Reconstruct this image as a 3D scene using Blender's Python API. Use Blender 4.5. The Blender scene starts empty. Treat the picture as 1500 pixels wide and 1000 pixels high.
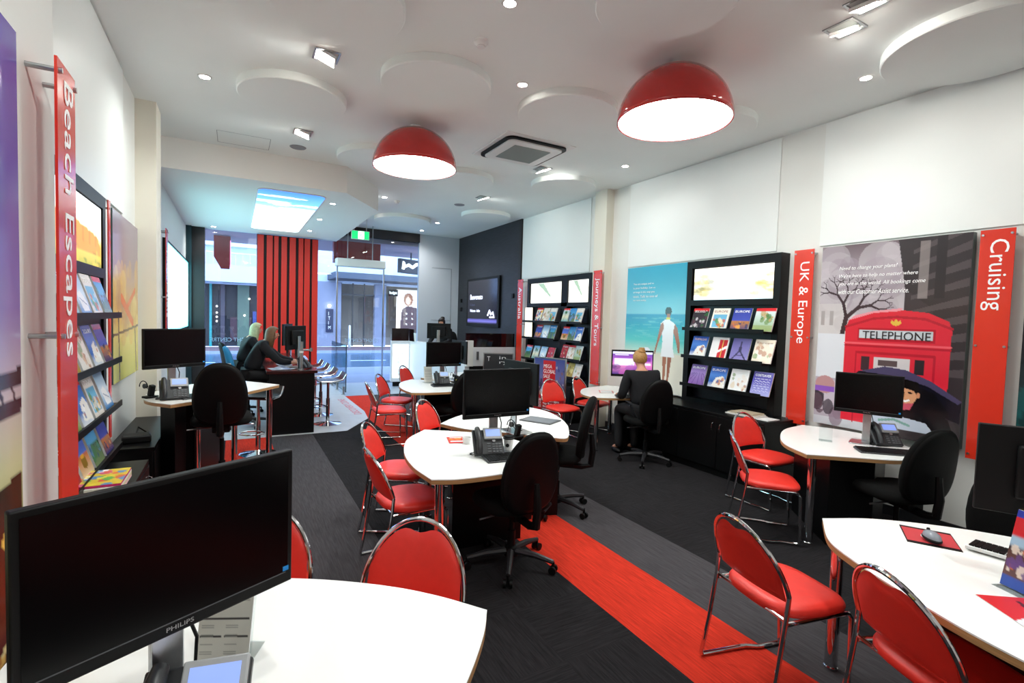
import bpy, bmesh, math, random
import numpy as np
from mathutils import Vector, Matrix
random.seed(7); rng = np.random.default_rng(7)
S = bpy.context.scene; COL = S.collection
PI = math.pi

# ---------------------------------------------------------------- camera, world, exposure
cam = bpy.data.objects.new('camera', bpy.data.cameras.new('camera')); COL.objects.link(cam)
cam.data.sensor_width = 36; cam.data.lens = 36 * 734.78 / 1500; cam.data.clip_start = 0.05
_r = Vector((0.87530, -0.48267, 0.02963)); _u = Vector((-0.00408, 0.05391, 0.99854)); _f = Vector((0.48356, 0.87414, -0.04522))
cam.matrix_world = Matrix(((_r.x, _u.x, -_f.x, 0), (_r.y, _u.y, -_f.y, 0), (_r.z, _u.z, -_f.z, 1.72), (0, 0, 0, 1)))
S.camera = cam
S.view_settings.view_transform = 'Standard'; S.view_settings.look = 'None'
S.view_settings.gamma = 1; S.view_settings.use_curve_mapping = False
S.view_settings.exposure = 1.05
W = bpy.data.worlds.new('world'); S.world = W; W.use_nodes = True
W.node_tree.nodes['Background'].inputs[0].default_value = (0.60, 0.74, 1.0, 1)
W.node_tree.nodes['Background'].inputs[1].default_value = 2.9
K_SPOT = 42.0      # downlight power
K_SQ = 17.0       # square gimbal power
K_PEND = 12.0      # pendant diffuser strength

# ---------------------------------------------------------------- materials
def lin(c):
    if isinstance(c, str): c = [int(c[i:i+2], 16) / 255 for i in (0, 2, 4)]
    return tuple((x / 12.92 if x <= .04045 else ((x + .055) / 1.055) ** 2.4) for x in c)
MC = {}
def mat(name, c, rough=.5, metal=0., noise=0., scale=20., bump=0., coat=0., spec=.5, stretch=(1, 1, 1)):
    if name in MC: return MC[name]
    m = bpy.data.materials.new(name); m.use_nodes = True; nt = m.node_tree; b = nt.nodes['Principled BSDF']
    col = lin(c) + (1,)
    b.inputs['Base Color'].default_value = col; b.inputs['Roughness'].default_value = rough
    b.inputs['Metallic'].default_value = metal; b.inputs['Coat Weight'].default_value = coat
    b.inputs['Specular IOR Level'].default_value = spec
    if noise or bump:
        tc = nt.nodes.new('ShaderNodeTexCoord'); mp = nt.nodes.new('ShaderNodeMapping'); n = nt.nodes.new('ShaderNodeTexNoise')
        mp.inputs['Scale'].default_value = stretch; n.inputs['Scale'].default_value = scale; n.inputs['Detail'].default_value = 4
        nt.links.new(tc.outputs['Object'], mp.inputs[0]); nt.links.new(mp.outputs[0], n.inputs[0])
        if noise:
            r = nt.nodes.new('ShaderNodeValToRGB')
            r.color_ramp.elements[0].position = .3; r.color_ramp.elements[1].position = .7
            r.color_ramp.elements[0].color = tuple(x * (1 - noise) for x in col[:3]) + (1,)
            r.color_ramp.elements[1].color = tuple(min(1, x * (1 + noise)) for x in col[:3]) + (1,)
            nt.links.new(n.outputs[0], r.inputs[0]); nt.links.new(r.outputs[0], b.inputs['Base Color'])
        if bump:
            bp = nt.nodes.new('ShaderNodeBump'); bp.inputs['Strength'].default_value = bump; bp.inputs['Distance'].default_value = .01
            nt.links.new(n.outputs[0], bp.inputs['Height']); nt.links.new(bp.outputs[0], b.inputs['Normal'])
    MC[name] = m; return m
def emis(name, c, s):
    if name in MC: return MC[name]
    m = bpy.data.materials.new(name); m.use_nodes = True; b = m.node_tree.nodes['Principled BSDF']
    b.inputs['Base Color'].default_value = lin(c) + (1,); b.inputs['Emission Color'].default_value = lin(c) + (1,)
    b.inputs['Emission Strength'].default_value = s; MC[name] = m; return m
def glass(name, tint, refl=.08, rough=0.0):
    if name in MC: return MC[name]
    m = bpy.data.materials.new(name); m.use_nodes = True; nt = m.node_tree; nt.nodes.clear()
    o = nt.nodes.new('ShaderNodeOutputMaterial'); t = nt.nodes.new('ShaderNodeBsdfTransparent'); g = nt.nodes.new('ShaderNodeBsdfGlossy')
    x = nt.nodes.new('ShaderNodeMixShader'); fr = nt.nodes.new('ShaderNodeLayerWeight'); mm = nt.nodes.new('ShaderNodeMath')
    t.inputs[0].default_value = tuple(tint) + (1,); g.inputs['Roughness'].default_value = rough
    fr.inputs[0].default_value = .12; mm.operation = 'MULTIPLY_ADD'; mm.inputs[1].default_value = .6; mm.inputs[2].default_value = refl * .5
    nt.links.new(fr.outputs['Fresnel'], mm.inputs[0]); nt.links.new(mm.outputs[0], x.inputs[0])
    nt.links.new(t.outputs[0], x.inputs[1]); nt.links.new(g.outputs[0], x.inputs[2]); nt.links.new(x.outputs[0], o.inputs[0])
    MC[name] = m; return m
def picmat(emit=0., rough=.35):
    k = 'picture_%g_%g' % (emit, rough)
    if k in MC: return MC[k]
    m = bpy.data.materials.new(k); m.use_nodes = True; nt = m.node_tree; b = nt.nodes['Principled BSDF']
    a = nt.nodes.new('ShaderNodeVertexColor'); a.layer_name = 'Col'
    b.inputs['Roughness'].default_value = rough
    nt.links.new(a.outputs[0], b.inputs['Base Color'])
    if emit:
        nt.links.new(a.outputs[0], b.inputs['Emission Color']); b.inputs['Emission Strength'].default_value = emit
    MC[k] = m; return m
def carpet(name, c, along):
    m = bpy.data.materials.new(name); m.use_nodes = True; nt = m.node_tree; b = nt.nodes['Principled BSDF']; L = nt.links
    b.inputs['Roughness'].default_value = .95; b.inputs['Specular IOR Level'].default_value = .15
    tc = nt.nodes.new('ShaderNodeTexCoord')
    def streak(sx, sy):
        mp = nt.nodes.new('ShaderNodeMapping'); mp.inputs['Scale'].default_value = (sx, sy, 1)
        n = nt.nodes.new('ShaderNodeTexNoise'); n.inputs['Scale'].default_value = 1; n.inputs['Detail'].default_value = 3; n.inputs['Roughness'].default_value = .7
        L.new(tc.outputs['Object'], mp.inputs[0]); L.new(mp.outputs[0], n.inputs[0]); return n.outputs[0]
    s1 = streak(95, 5); out = s1
    if along == 'quarter':
        s2 = streak(5, 95)
        ck = nt.nodes.new('ShaderNodeTexChecker'); ck.inputs['Scale'].default_value = 2.0
        ck.inputs[1].default_value = (0, 0, 0, 1); ck.inputs[2].default_value = (1, 1, 1, 1)
        mp = nt.nodes.new('ShaderNodeMapping'); mp.inputs['Location'].default_value = (.03, 0, .25)
        L.new(tc.outputs['Object'], mp.inputs[0]); L.new(mp.outputs[0], ck.inputs[0])
        mx = nt.nodes.new('ShaderNodeMix'); L.new(ck.outputs[1], mx.inputs[0]); L.new(s1, mx.inputs[2]); L.new(s2, mx.inputs[3]); out = mx.outputs[0]
    r = nt.nodes.new('ShaderNodeValToRGB'); cl = lin(c); k = .45 if along == 'quarter' else .22
    r.color_ramp.elements[0].position = .35; r.color_ramp.elements[1].position = .65
    r.color_ramp.elements[0].color = tuple(x * (1 - k) for x in cl) + (1,); r.color_ramp.elements[1].color = tuple(min(1, x * (1 + k)) for x in cl) + (1,)
    L.new(out, r.inputs[0]); L.new(r.outputs[0], b.inputs['Base Color'])
    bp = nt.nodes.new('ShaderNodeBump'); bp.inputs['Strength'].default_value = .4; bp.inputs['Distance'].default_value = .004
    L.new(out, bp.inputs['Height']); L.new(bp.outputs[0], b.inputs['Normal']); return m
def brushed(name, c, c2, scale, sx, sy, sz, rough=.5):
    return mat(name, c, rough, noise=.35, scale=scale, bump=.15, stretch=(sx, sy, sz))

WALL = mat('painted wall', 'e2e3df', .6, noise=.01, scale=3)
PANEL = mat('white wall panel', 'e8ebe9', .35, noise=.008, scale=3)
COLM = mat('cream column paint', 'e6e1d3', .6, noise=.01, scale=3)
CEIL = mat('ceiling paint', 'f0f5f3', .8, noise=.01, scale=2)
BLK = mat('black laminate', '050506', .4, spec=.25, noise=.1, scale=8)
BLKM = mat('black matt plastic', '060607', .5, spec=.25, noise=.1, scale=60, bump=.03)
SCR = mat('dark screen glass', '030304', .2, spec=.25)
FAB = mat('black woven fabric', '080808', .95, noise=.3, scale=300, bump=.2, spec=.2)
RED = mat('red vinyl', 'e8352a', .42, noise=.03, scale=30, bump=.05)
CHR = mat('chrome', 'd8d8da', .08, 1.0)
STEEL = mat('brushed steel', 'b4b6b8', .28, 1.0, noise=.05, scale=50)
WHT = mat('white laminate', 'f6f6f3', .22, noise=.008, scale=5)
PLY = mat('plywood edge', 'b08657', .5, noise=.25, scale=8, stretch=(1, 1, 60))
SIGN = mat('red acrylic sign', 'dd3420', .22, coat=.15, noise=.01, scale=3)
LET = mat('white lettering', 'ffffff', .4)
GREY = mat('grey plastic', '55575a', .4, noise=.05, scale=40)
DGREY = mat('dark grey plastic', '26272a', .4, noise=.05, scale=40)
WPL = mat('white plastic', 'ececea', .35)
ACR = glass('clear acrylic', (.93, .96, .96), .06)
GLS = glass('window glass', (.86, .92, .97), .10)
LED = emis('lamp lens', 'fff8ec', 30)

# ---------------------------------------------------------------- mesh helpers
class MB:
    def __init__(s): s.v = []; s.f = []
    def add(s, vs, fs):
        n = len(s.v); s.v += [tuple(v) for v in vs]; s.f += [tuple(i + n for i in f) for f in fs]; return s
    def box(s, x0, x1, y0, y1, z0, z1, M=None):
        v = [Vector(p) for p in ((x0, y0, z0), (x1, y0, z0), (x1, y1, z0), (x0, y1, z0), (x0, y0, z1), (x1, y0, z1), (x1, y1, z1), (x0, y1, z1))]
        if M: v = [M @ p for p in v]
        return s.add(v, [(3, 2, 1, 0), (4, 5, 6, 7), (0, 1, 5, 4), (1, 2, 6, 5), (2, 3, 7, 6), (3, 0, 4, 7)])
    def obox(s, o, a, b, c):                       # box from corner and three edge vectors
        o, a, b, c = map(Vector, (o, a, b, c))
        v = [o, o+a, o+a+b, o+b, o+c, o+a+c, o+a+b+c, o+b+c]
        fs = [(3, 2, 1, 0), (4, 5, 6, 7), (0, 1, 5, 4), (1, 2, 6, 5), (2, 3, 7, 6), (3, 0, 4, 7)]
        if a.cross(b).dot(c) < 0: fs = [f[::-1] for f in fs]
        return s.add(v, fs)
    def prism(s, pts, z0, z1, M=None):
        n = len(pts); A = sum(pts[i][0]*pts[(i+1) % n][1]-pts[(i+1) % n][0]*pts[i][1] for i in range(n))
        if A < 0: pts = pts[::-1]
        v = [Vector((p[0], p[1], z0)) for p in pts] + [Vector((p[0], p[1], z1)) for p in pts]
        if M: v = [M @ p for p in v]
        return s.add(v, [tuple(range(n))[::-1], tuple(range(n, 2*n))] + [(i, (i+1) % n, n+(i+1) % n, n+i) for i in range(n)])
    def tube(s, pts, r, n=10, closed=False):
        P = [Vector(p) for p in pts]; m = len(P); R = r if isinstance(r, (list, tuple)) else [r]*m; vs = []
        prev = None
        for i in range(m):
            a = P[(i-1) % m] if (closed or i > 0) else P[i]; b = P[(i+1) % m] if (closed or i < m-1) else P[i]
            t = (b-a).normalized()
            if prev is None: u = t.orthogonal().normalized()
            else:
                u = prev - t*prev.dot(t); u = u.normalized() if u.length > 1e-6 else t.orthogonal().normalized()
            prev = u; w = t.cross(u)
            vs += [P[i] + (u*math.cos(2*PI*k/n)+w*math.sin(2*PI*k/n))*R[i] for k in range(n)]
        fs = []
        for i in range(m if closed else m-1):
            j = (i+1) % m
            fs += [(i*n+k, i*n+(k+1) % n, j*n+(k+1) % n, j*n+k) for k in range(n)]
        if not closed: fs += [tuple(range(n))[::-1], tuple((m-1)*n+k for k in range(n))]
        return s.add(vs, fs)
    def cyl(s, x, y, z0, z1, r, n=24, r2=None): return s.tube([(x, y, z0), (x, y, z1)], [r, r if r2 is None else r2], n)
    def lathe(s, prof, n=32, c=(0, 0, 0), cap=True):
        vs = [(c[0]+r*math.cos(2*PI*k/n), c[1]+r*math.sin(2*PI*k/n), c[2]+z) for r, z in prof for k in range(n)]
        m = len(prof); fs = [(i*n+k, i*n+(k+1) % n, (i+1)*n+(k+1) % n, (i+1)*n+k) for i in range(m-1) for k in range(n)]
        if cap and prof[0][0] > 1e-5: fs.append(tuple(range(n))[::-1])
        if cap and prof[-1][0] > 1e-5: fs.append(tuple((m-1)*n+k for k in range(n)))
        return s.add(vs, fs)
    def ball(s, c, r, n=14, sc=(1, 1, 1), M=None):
        vs = []; fs = []; m = n//2
        for i in range(m+1):
            a = PI*i/m
            for k in range(n):
                p = Vector((c[0]+r*sc[0]*math.sin(a)*math.cos(2*PI*k/n), c[1]+r*sc[1]*math.sin(a)*math.sin(2*PI*k/n), c[2]-r*sc[2]*math.cos(a)))
                vs.append(M @ p if M else p)
        fs = [(i*n+k, i*n+(k+1) % n, (i+1)*n+(k+1) % n, (i+1)*n+k) for i in range(m) for k in range(n)]
        return s.add(vs, fs)
    def build(s, name, m, parent=None, bevel=0, seg=2, ang=35):
        me = bpy.data.meshes.new(name); me.from_pydata(s.v, [], s.f); me.validate()
        bm = bmesh.new(); bm.from_mesh(me); bmesh.ops.remove_doubles(bm, verts=bm.verts, dist=1e-6)
        bmesh.ops.recalc_face_normals(bm, faces=bm.faces); bm.to_mesh(me); bm.free()
        me.materials.append(m); me.polygons.foreach_set('use_smooth', [True]*len(me.polygons)); me.set_sharp_from_angle(angle=math.radians(ang))
        o = bpy.data.objects.new(name, me); COL.objects.link(o)
        if parent: o.parent = parent
        if bevel:
            b = o.modifiers.new('bevel', 'BEVEL'); b.width = bevel; b.segments = seg; b.limit_method = 'ANGLE'; b.angle_limit = math.radians(40)
        return o
def thing(name, label, cat, loc=(0, 0, 0), rot=0, group=None):
    o = bpy.data.objects.new(name, None); COL.objects.link(o); o.empty_display_size = .1
    o.location = loc; o.rotation_euler = (0, 0, math.radians(rot)); o['label'] = label; o['category'] = cat
    if group: o['group'] = group
    return o
def tag(o, label, cat, group=None):
    o['label'] = label; o['category'] = cat
    if group: o['group'] = group
    return o
def struct(o): o['kind'] = 'structure'; return o
def dup(root, loc, rot, label, group=None):
    r = root.copy(); COL.objects.link(r); r.location = loc; r.rotation_euler = (0, 0, math.radians(rot)); r['label'] = label
    if group: r['group'] = group
    for ch in list(root.children):
        c = ch.copy(); COL.objects.link(c); c.parent = r
        for g in ch.children:
            d = g.copy(); COL.objects.link(d); d.parent = c
    return r
def V(*a): return Vector(a)
def text(s, o, ux, uy, w, h, m, parent=None, name='lettering', depth=.0015, shear=0):
    """lettering fitted in a w x h rectangle with lower-left corner o in the plane ux, uy"""
    cu = bpy.data.curves.new('t', 'FONT'); cu.body = s; cu.extrude = .01; cu.shear = shear; cu.resolution_u = 3
    if '\n' in s: cu.space_line = .95
    t = bpy.data.objects.new('t', cu); COL.objects.link(t); dg = bpy.context.evaluated_depsgraph_get()
    me = bpy.data.meshes.new_from_object(t.evaluated_get(dg)); bpy.data.objects.remove(t)
    n = len(me.vertices); co = np.empty(n*3); me.vertices.foreach_get('co', co); co = co.reshape(-1, 3)
    lo = co.min(0); hi = co.max(0); q = (co-lo)/np.maximum(hi-lo, 1e-6)
    o, ux, uy = Vector(o), Vector(ux).normalized(), Vector(uy).normalized(); nz = ux.cross(uy)
    P = np.array(o)[None]+q[:, :1]*w*np.array(ux)+q[:, 1:2]*h*np.array(uy)+q[:, 2:]*depth*np.array(nz)
    me.vertices.foreach_set('co', P.ravel()); me.update(); me.materials.clear(); me.materials.append(m)
    ob = bpy.data.objects.new(name, me); COL.objects.link(ob)
    if parent: ob.parent = parent
    return ob

# ---------------------------------------------------------------- picture painting (printed artwork as vertex colours)
class Cv:
    def __init__(s, nx, ny, c='ffffff'):
        s.nx, s.ny = nx, ny; s.a = np.ones((ny, nx, 3))*np.array(lin(c))
        s.u, s.v = np.meshgrid(np.linspace(0, 1, nx), np.linspace(0, 1, ny))      # v runs down from the top
    def put(s, m, c, al=1.):
        c = np.array(lin(c)); s.a[m] = s.a[m]*(1-al)+c*al; return s
    def rect(s, x0, y0, x1, y1, c, al=1.): return s.put((s.u >= x0) & (s.u <= x1) & (s.v >= y0) & (s.v <= y1), c, al)
    def ell(s, x, y, rx, ry, c, al=1.): return s.put(((s.u-x)/rx)**2+((s.v-y)/ry)**2 < 1, c, al)
    def poly(s, P, c, al=1.):
        m = np.zeros(s.u.shape, bool); n = len(P)
        for i in range(n):
            x1, y1 = P[i]; x2, y2 = P[(i+1) % n]
            if y1 == y2: continue
            m ^= ((s.v > min(y1, y2)) & (s.v <= max(y1, y2)) & (s.u < (x2-x1)*(s.v-y1)/(y2-y1)+x1))
        return s.put(m, c, al)
    def line(s, P, w, c, al=1.):
        for (x1, y1), (x2, y2) in zip(P[:-1], P[1:]):
            dx, dy = x2-x1, y2-y1; L2 = dx*dx+dy*dy+1e-9
            t = np.clip(((s.u-x1)*dx+(s.v-y1)*dy)/L2, 0, 1)
            s.put((s.u-x1-t*dx)**2+(s.v-y1-t*dy)**2 < w*w, c, al)
        return s
    def grad(s, stops, x0=0, y0=0, x1=1, y1=1):
        m = (s.u >= x0) & (s.u <= x1) & (s.v >= y0) & (s.v <= y1); ts = [t for t, _ in stops]; cs = np.array([lin(c) for _, c in stops])
        t = (s.v-y0)/(y1-y0)
        g = np.stack([np.interp(t, ts, cs[:, k]) for k in range(3)], -1); s.a[m] = g[m]; return s
    def blot(s, n, x0, y0, x1, y1, r, cs, al=.8, asp=1.):
        for i in range(n):
            k = r*(.4+rng.random()); s.ell(x0+(x1-x0)*rng.random(), y0+(y1-y0)*rng.random(), k, k*asp, cs[int(rng.random()*len(cs))], al)
        return s
def picture(name, cv, o, ux, uy, w, h, parent=None, emit=0., rough=.35):
    o, ux, uy = Vector(o), Vector(ux).normalized(), Vector(uy).normalized()
    nx, ny = cv.nx, cv.ny
    P = (np.array(o)[None, None]+(cv.u*w)[..., None]*np.array(ux)+((1-cv.v)*h)[..., None]*np.array(uy)).reshape(-1, 3)
    i = np.arange((ny-1)*(nx-1)); r = i//(nx-1)*nx+i % (nx-1)
    F = np.stack([r, r+nx, r+nx+1, r+1], 1)
    me = bpy.data.meshes.new(name); me.from_pydata(P.tolist(), [], F.tolist())
    ca = me.color_attributes.new('Col', 'FLOAT_COLOR', 'POINT'); cc = np.ones((nx*ny, 4), np.float32); cc[:, :3] = cv.a.reshape(-1, 3)
    ca.data.foreach_set('color', cc.ravel()); me.materials.append(picmat(emit, rough))
    ob = bpy.data.objects.new(name, me); COL.objects.link(ob)
    if parent: ob.parent = parent
    return ob

# ================================================================ SETTING
CH = 3.84
# floor: carpet stripes and tiles
DARK = carpet('dark carpet tiles', '1f1d1f', 'quarter'); GRYC = carpet('grey carpet tiles', '423f42', 'y'); REDC = carpet('red carpet tiles', 'c0301f', 'y')
TILE = mat('pale floor tile', 'b9bcc0', .45, noise=.05, scale=6)
def slab(name, pts, z0, z1, m): return struct(MB().prism(pts, z0, z1).build(name, m))
def rect(x0, y0, x1, y1): return [(x0, y0), (x1, y0), (x1, y1), (x0, y1)]
slab('floor', rect(-1.1, -2.7, 5.6, 12.9), -.2, -.02, DARK)
slab('floor', rect(-.95, -2.6, -.1, 7.56), -.02, 0, DARK)
slab('floor', rect(-.1, -2.6, .43, 7.56), -.02, 0, REDC)
slab('floor', rect(.43, -2.6, .97, 7.56), -.02, 0, GRYC)
slab('floor', [(.97, -2.6), (1.94, -2.6), (1.94, 8.36), (1.45, 7.56), (.97, 7.56)], -.02, 0, DARK)
slab('floor', rect(1.94, -2.6, 2.49, 10.8), -.02, 0, REDC)
slab('floor', rect(2.49, -2.6, 3.02, 10.8), -.02, 0, GRYC)
slab('floor', rect(3.02, -2.6, 5.4, 12.7), -.02, 0, DARK)
tl = slab('floor', [(-.95, 7.56), (1.45, 7.56), (1.94, 8.36), (2.02, 9.0), (2.02, 10.8), (2.02, 12.8), (-.95, 12.8)], -.02, .004, TILE)
text('DISCOVERY ZONE', (1.93, 8.75, .0045), (0, 1, 0), (-1, 0, 0), 1.65, .13, mat('red floor lettering', 'd8545c', .5), tl, depth=.0008)
slab('floor', rect(2.02, 10.8, 5.4, 12.8), -.02, .003, mat('entry tile', '8f9ba8', .4, noise=.05, scale=5))
ce = slab('ceiling', rect(-1.1, -2.7, 5.6, 12.8), CH, CH+.2, CEIL)
# ceiling discs
for i, (x, y, r) in enumerate([(.49, 5.41, .49), (1.58, 4.40, .49), (2.92, 4.27, .50), (4.36, 3.757, .48), (4.72, 1.655, .59), (.60, 3.63, .44), (1.7, 6.9, .55),
                               (2.95, 7.2, .55), (4.45, 6.55, .5), (3.2, 10.9, .6), (4.5, 9.4, .5), (2.41, 2.45, .45)]):
    struct(MB().lathe([(0, -.075), (r-.008, -.075), (r, -.067), (r, 0), (0, 0)], 64, (x, y, CH)).build('ceiling', CEIL))
# walls
def wall(name, x0, x1, y0, y1, z0, z1, m): return struct(MB().box(x0, x1, y0, y1, z0, z1).build(name, m))
wall('wall_left', -1.1, -.9, -2.7, 12.8, 0, CH, WALL); wall('wall_right', 5.35, 5.55, -2.7, 12.8, 0, CH, WALL); wall('wall_back', -1.1, 5.55, -2.8, -2.6, 0, CH, WALL)
wall('wall_left', -.9, -.60, -2.6, 2.53, 0, CH, WALL)
wall('trim_1', -.9, -.72, 6.42, 6.78, 0, CH, COLM); wall('trim_2', 5.2, 5.35, 6.40, 6.70, 0, CH, COLM)
for n, (a, b) in enumerate(((-2.5, 3.08), (3.56, 6.0), (6.98, 9.3))): wall('trim_%d' % (n+3), 5.335, 5.35, a, b, 2.57, CH-.015, PANEL)
wall('trim_6', -.9, -.885, 2.56, 5.72, 2.56, CH-.015, PANEL)
wall('baseboard_right', 5.335, 5.35, -2.6, 3.2, 0, .09, DGREY); wall('baseboard_left', -.9, -.885, 2.53, 6.4, 0, .09, DGREY); wall('baseboard_right', 5.335, 5.35, 4.95, 6.4, 0, .09, DGREY)
# bulkhead with soffit over the front zone
SOF = mat('soffit paint', 'eeece8', .7)
bh = [(-.9, 7.6), (1.41, 7.6), (2.1, 8.58), (2.14, 12.8), (-.9, 12.8)]
slab('ceiling', bh, 3.46, CH, SOF)
# dark feature wall for the TV
DW = mat('dark timber laminate', '26262c', .5, noise=.35, scale=4, bump=.1, stretch=(1, 1.2, 14))
wall('wall_feature', 5.31, 5.35, 9.42, 12.7, 0, CH, DW); wall('wall_feature', 5.31, 5.40, 9.32, 9.42, 0, CH, mat('dark wall edge', '241f1f', .5))
# facade: white panelled wall, black post, lintel, panes
fw = wall('wall_front', 4.19, 5.35, 12.7, 12.8, 0, CH, mat('pale grey panel', 'c9ccd4', .5))
SEAM = mat('seam line', '7f838c', .6)
struct(MB().box(4.55, 5.1, 12.692, 12.70, 3.0, 3.008).box(5.09, 5.1, 12.692, 12.70, .9, 3.0).box(4.55, 5.1, 12.692, 12.70, 1.62, 1.628).build('trim_7', SEAM))
wall('trim_8', -.9, -.57, 12.55, 12.8, 0, 3.46, mat('black post', '1b1416', .5)); wall('trim_9', 2.14, 4.19, 12.66, 12.8, 3.62, CH, mat('dark lintel', '2b2426', .5))
def pane(name, x0, x1, z0, z1):
    t = struct(MB().box(x0, x1, 12.74, 12.75, z0, z1).build(name, GLS))
    f = MB(); f.box(x0, x1, 12.72, 12.77, z0, z0+.05)
    f.build('window_frame', STEEL, t); return t
w1 = pane('window_1', -.57, .42, .0, 3.46)
w2 = pane('window_2', 1.70, 2.14, .0, 3.46)
w3 = pane('window_3', 3.30, 4.19, .0, 3.62)
FL = mat('frosted lettering', 'dfe6ee', .5)
text('FLIGHT CENTRE', (.33, 12.76, 1.03), (-1, 0, 0), (0, 0, 1), .80, .085, FL, w1)
d1 = struct(MB().box(2.16, 3.28, 12.70, 12.712, .03, 2.9).build('door_1', GLS))
text('FLIGHT CENTRE', (3.15, 12.715, 1.03), (-1, 0, 0), (0, 0, 1), .80, .085, FL, d1)
MB().box(2.14, 2.17, 12.68, 12.73, 0, 3.0).box(3.26, 3.29, 12.68, 12.73, 0, 3.0).box(2.14, 3.29, 12.68, 12.73, 2.9, 2.98).build('door_frame', STEEL, d1)
struct(MB().box(2.16, 3.28, 12.70, 12.712, 2.98, 3.62).build('window_4', GLS))
# red slatted screen
sl = thing('slat_screen', 'tall screen of vertical red slats over a black backing beside the shop window', 'screen', (0, 0, 0))
MB().box(.42, 1.70, 12.62, 12.68, .0, 3.44).build('backing', mat('black backing', '150507', .6), sl)
REDS = mat('red slat paint', 'cc2417', .45, noise=.02, scale=4)
xs = [(.43, .555), (.615, .735), (.765, .855), (.915, 1.03), (1.085, 1.215), (1.275, 1.375), (1.40, 1.52), (1.57, 1.695)]
for a, b in xs: MB().box(a, b, 12.55, 12.62, 0, 3.42).build('slat', REDS, sl, .004)

# ================================================================ LIGHT FITTINGS
def spot(parent, x, y, z, power, ang=110, blend=.9, col=(1, .94, .86), aim=None, r=.04):
    l = bpy.data.lights.new('lamp', 'SPOT'); l.energy = power; l.spot_size = math.radians(ang); l.spot_blend = blend; l.color = col; l.shadow_soft_size = r
    o = bpy.data.objects.new('lamp', l); COL.objects.link(o); o.parent = parent; o.location = (x, y, z)
    if aim: o.rotation_euler = Vector(aim).to_track_quat('-Z', 'Y').to_euler()
    return o
def downlight(x, y, z, lab, grp, power=None, col=(.955, 1, .975)):
    power = power or (K_SPOT*.35 if x > 4.2 else K_SPOT)
    t = thing('downlight', lab, 'light', (x, y, z), 0, grp)
    MB().lathe([(.042, -.006), (.055, -.006), (.06, 0), (.042, 0), (.042, -.006)], 24, cap=False).build('trim_ring', WPL, t)
    MB().lathe([(0, -.003), (.042, -.004), (.042, 0), (0, 0)], 24).build('lens', LED, t)
    spot(t, 0, 0, -.02, power, 150, 1., col)
DL = [(-.25, 5.48, 'small round downlight in the ceiling above the left brochure rack'), (1.61, 3.08, 'small round downlight at the top edge of the view, left of the smoke detector side'),
      (2.27, 4.05, 'small round downlight between the two red dome lamps'), (4.655, 2.38, 'small round downlight near the right wall above the telephone poster'),
      (4.64, 5.35, 'small round downlight near the right wall above the beach poster'), (4.01, 10.9, 'small round downlight beside the farthest ceiling disc'),
      (4.05, 12.1, 'small round downlight just before the pale panelled front wall')]
for x, y, l in DL: downlight(x, y, CH, l, 'round ceiling downlights')
for x, y in ((0.6, .2), (2.4, .4), (4.3, .2), (1.6, -1.4), (3.6, -1.4)): downlight(x, y, CH, 'added unseen round ceiling downlight behind the viewpoint', 'added unseen downlights behind the viewpoint')  # extra lamps added out of view to brighten the room
for x, y, l in [(-.40, 12.3, 'soffit downlight nearest the black window post'), (1.35, 8.45, 'soffit downlight right of the sky light panel, nearest the room'), (1.37, 10.0, 'soffit downlight right of the sky light panel, second along'),
                (1.38, 11.5, 'soffit downlight in front of the red slat screen')]:
    downlight(x, y, 3.46, l, 'soffit downlights', K_SPOT*.5)
downlight(2.35, 9.15, CH, 'downlight just outside the bulkhead corner', 'round ceiling downlights', K_SPOT*.5); downlight(2.45, 10.6, CH, 'downlight above the green exit sign', 'round ceiling downlights', K_SPOT*.5)
def gimbal(x, y, lab, aim, k=1.):
    t = thing('gimbal_light', lab, 'light', (x, y, CH), 0, 'square gimbal ceiling lights')
    f = MB(); f.box(-.10, .10, -.10, -.085, -.01, 0).box(-.10, .10, .085, .10, -.01, 0).box(-.10, -.085, -.085, .085, -.01, 0).box(.085, .10, -.085, .085, -.01, 0).build('frame', STEEL, t)
    M = Vector((aim[0]*.35, aim[1]*.35, aim[2])).to_track_quat('-Z', 'Y').to_matrix().to_4x4()
    MB().box(-.082, .082, -.082, .082, -.03, -.005, M).build('lamp_head', WPL, t, .004)
    MB().box(-.075, .075, -.075, .075, -.034, -.0305, M).build('lens', LED, t)
    p = M @ Vector((0, 0, -.07)); spot(t, p.x, p.y, p.z, K_SQ*k, 125, 1., (.955, 1, .975), aim)
gimbal(.65, 4.47, 'square ceiling light left of the round discs, nearest the left wall', (-.75, .1, -.65), .75)
gimbal(.69, 6.48, 'square ceiling light near the bulkhead, left of the small red dome', (-.7, .1, -.7))
gimbal(3.58, 1.85, 'square ceiling light at the top right edge of the view', (.75, .1, -.65), .3)
gimbal(3.76, 2.08, 'square ceiling light beside the big right disc aimed at the wall', (.8, .25, -.6), .35)
gimbal(3.78, 6.09, 'square ceiling light just behind the air conditioner grille', (.75, 0, -.65))
gimbal(3.81, 8.1, 'square ceiling light farthest back, towards the dark wall', (.75, .1, -.65))
gimbal(3.7, .2, 'added unseen square ceiling light behind the viewpoint on the right', (.75, 0, -.65), .4)  # unseen lamp added as fill for the right side
gimbal(.4, .8, 'added unseen square ceiling light behind the viewpoint on the left', (-.6, .6, -.6), 2.6)  # unseen lamp added as strong fill for the left side
gimbal(3.62, 3.72, 'added square ceiling light, unseen behind the large red dome', (.75, .1, -.65), 1.15)  # added lamp, out of sight, to even the light on the right wall
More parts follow.
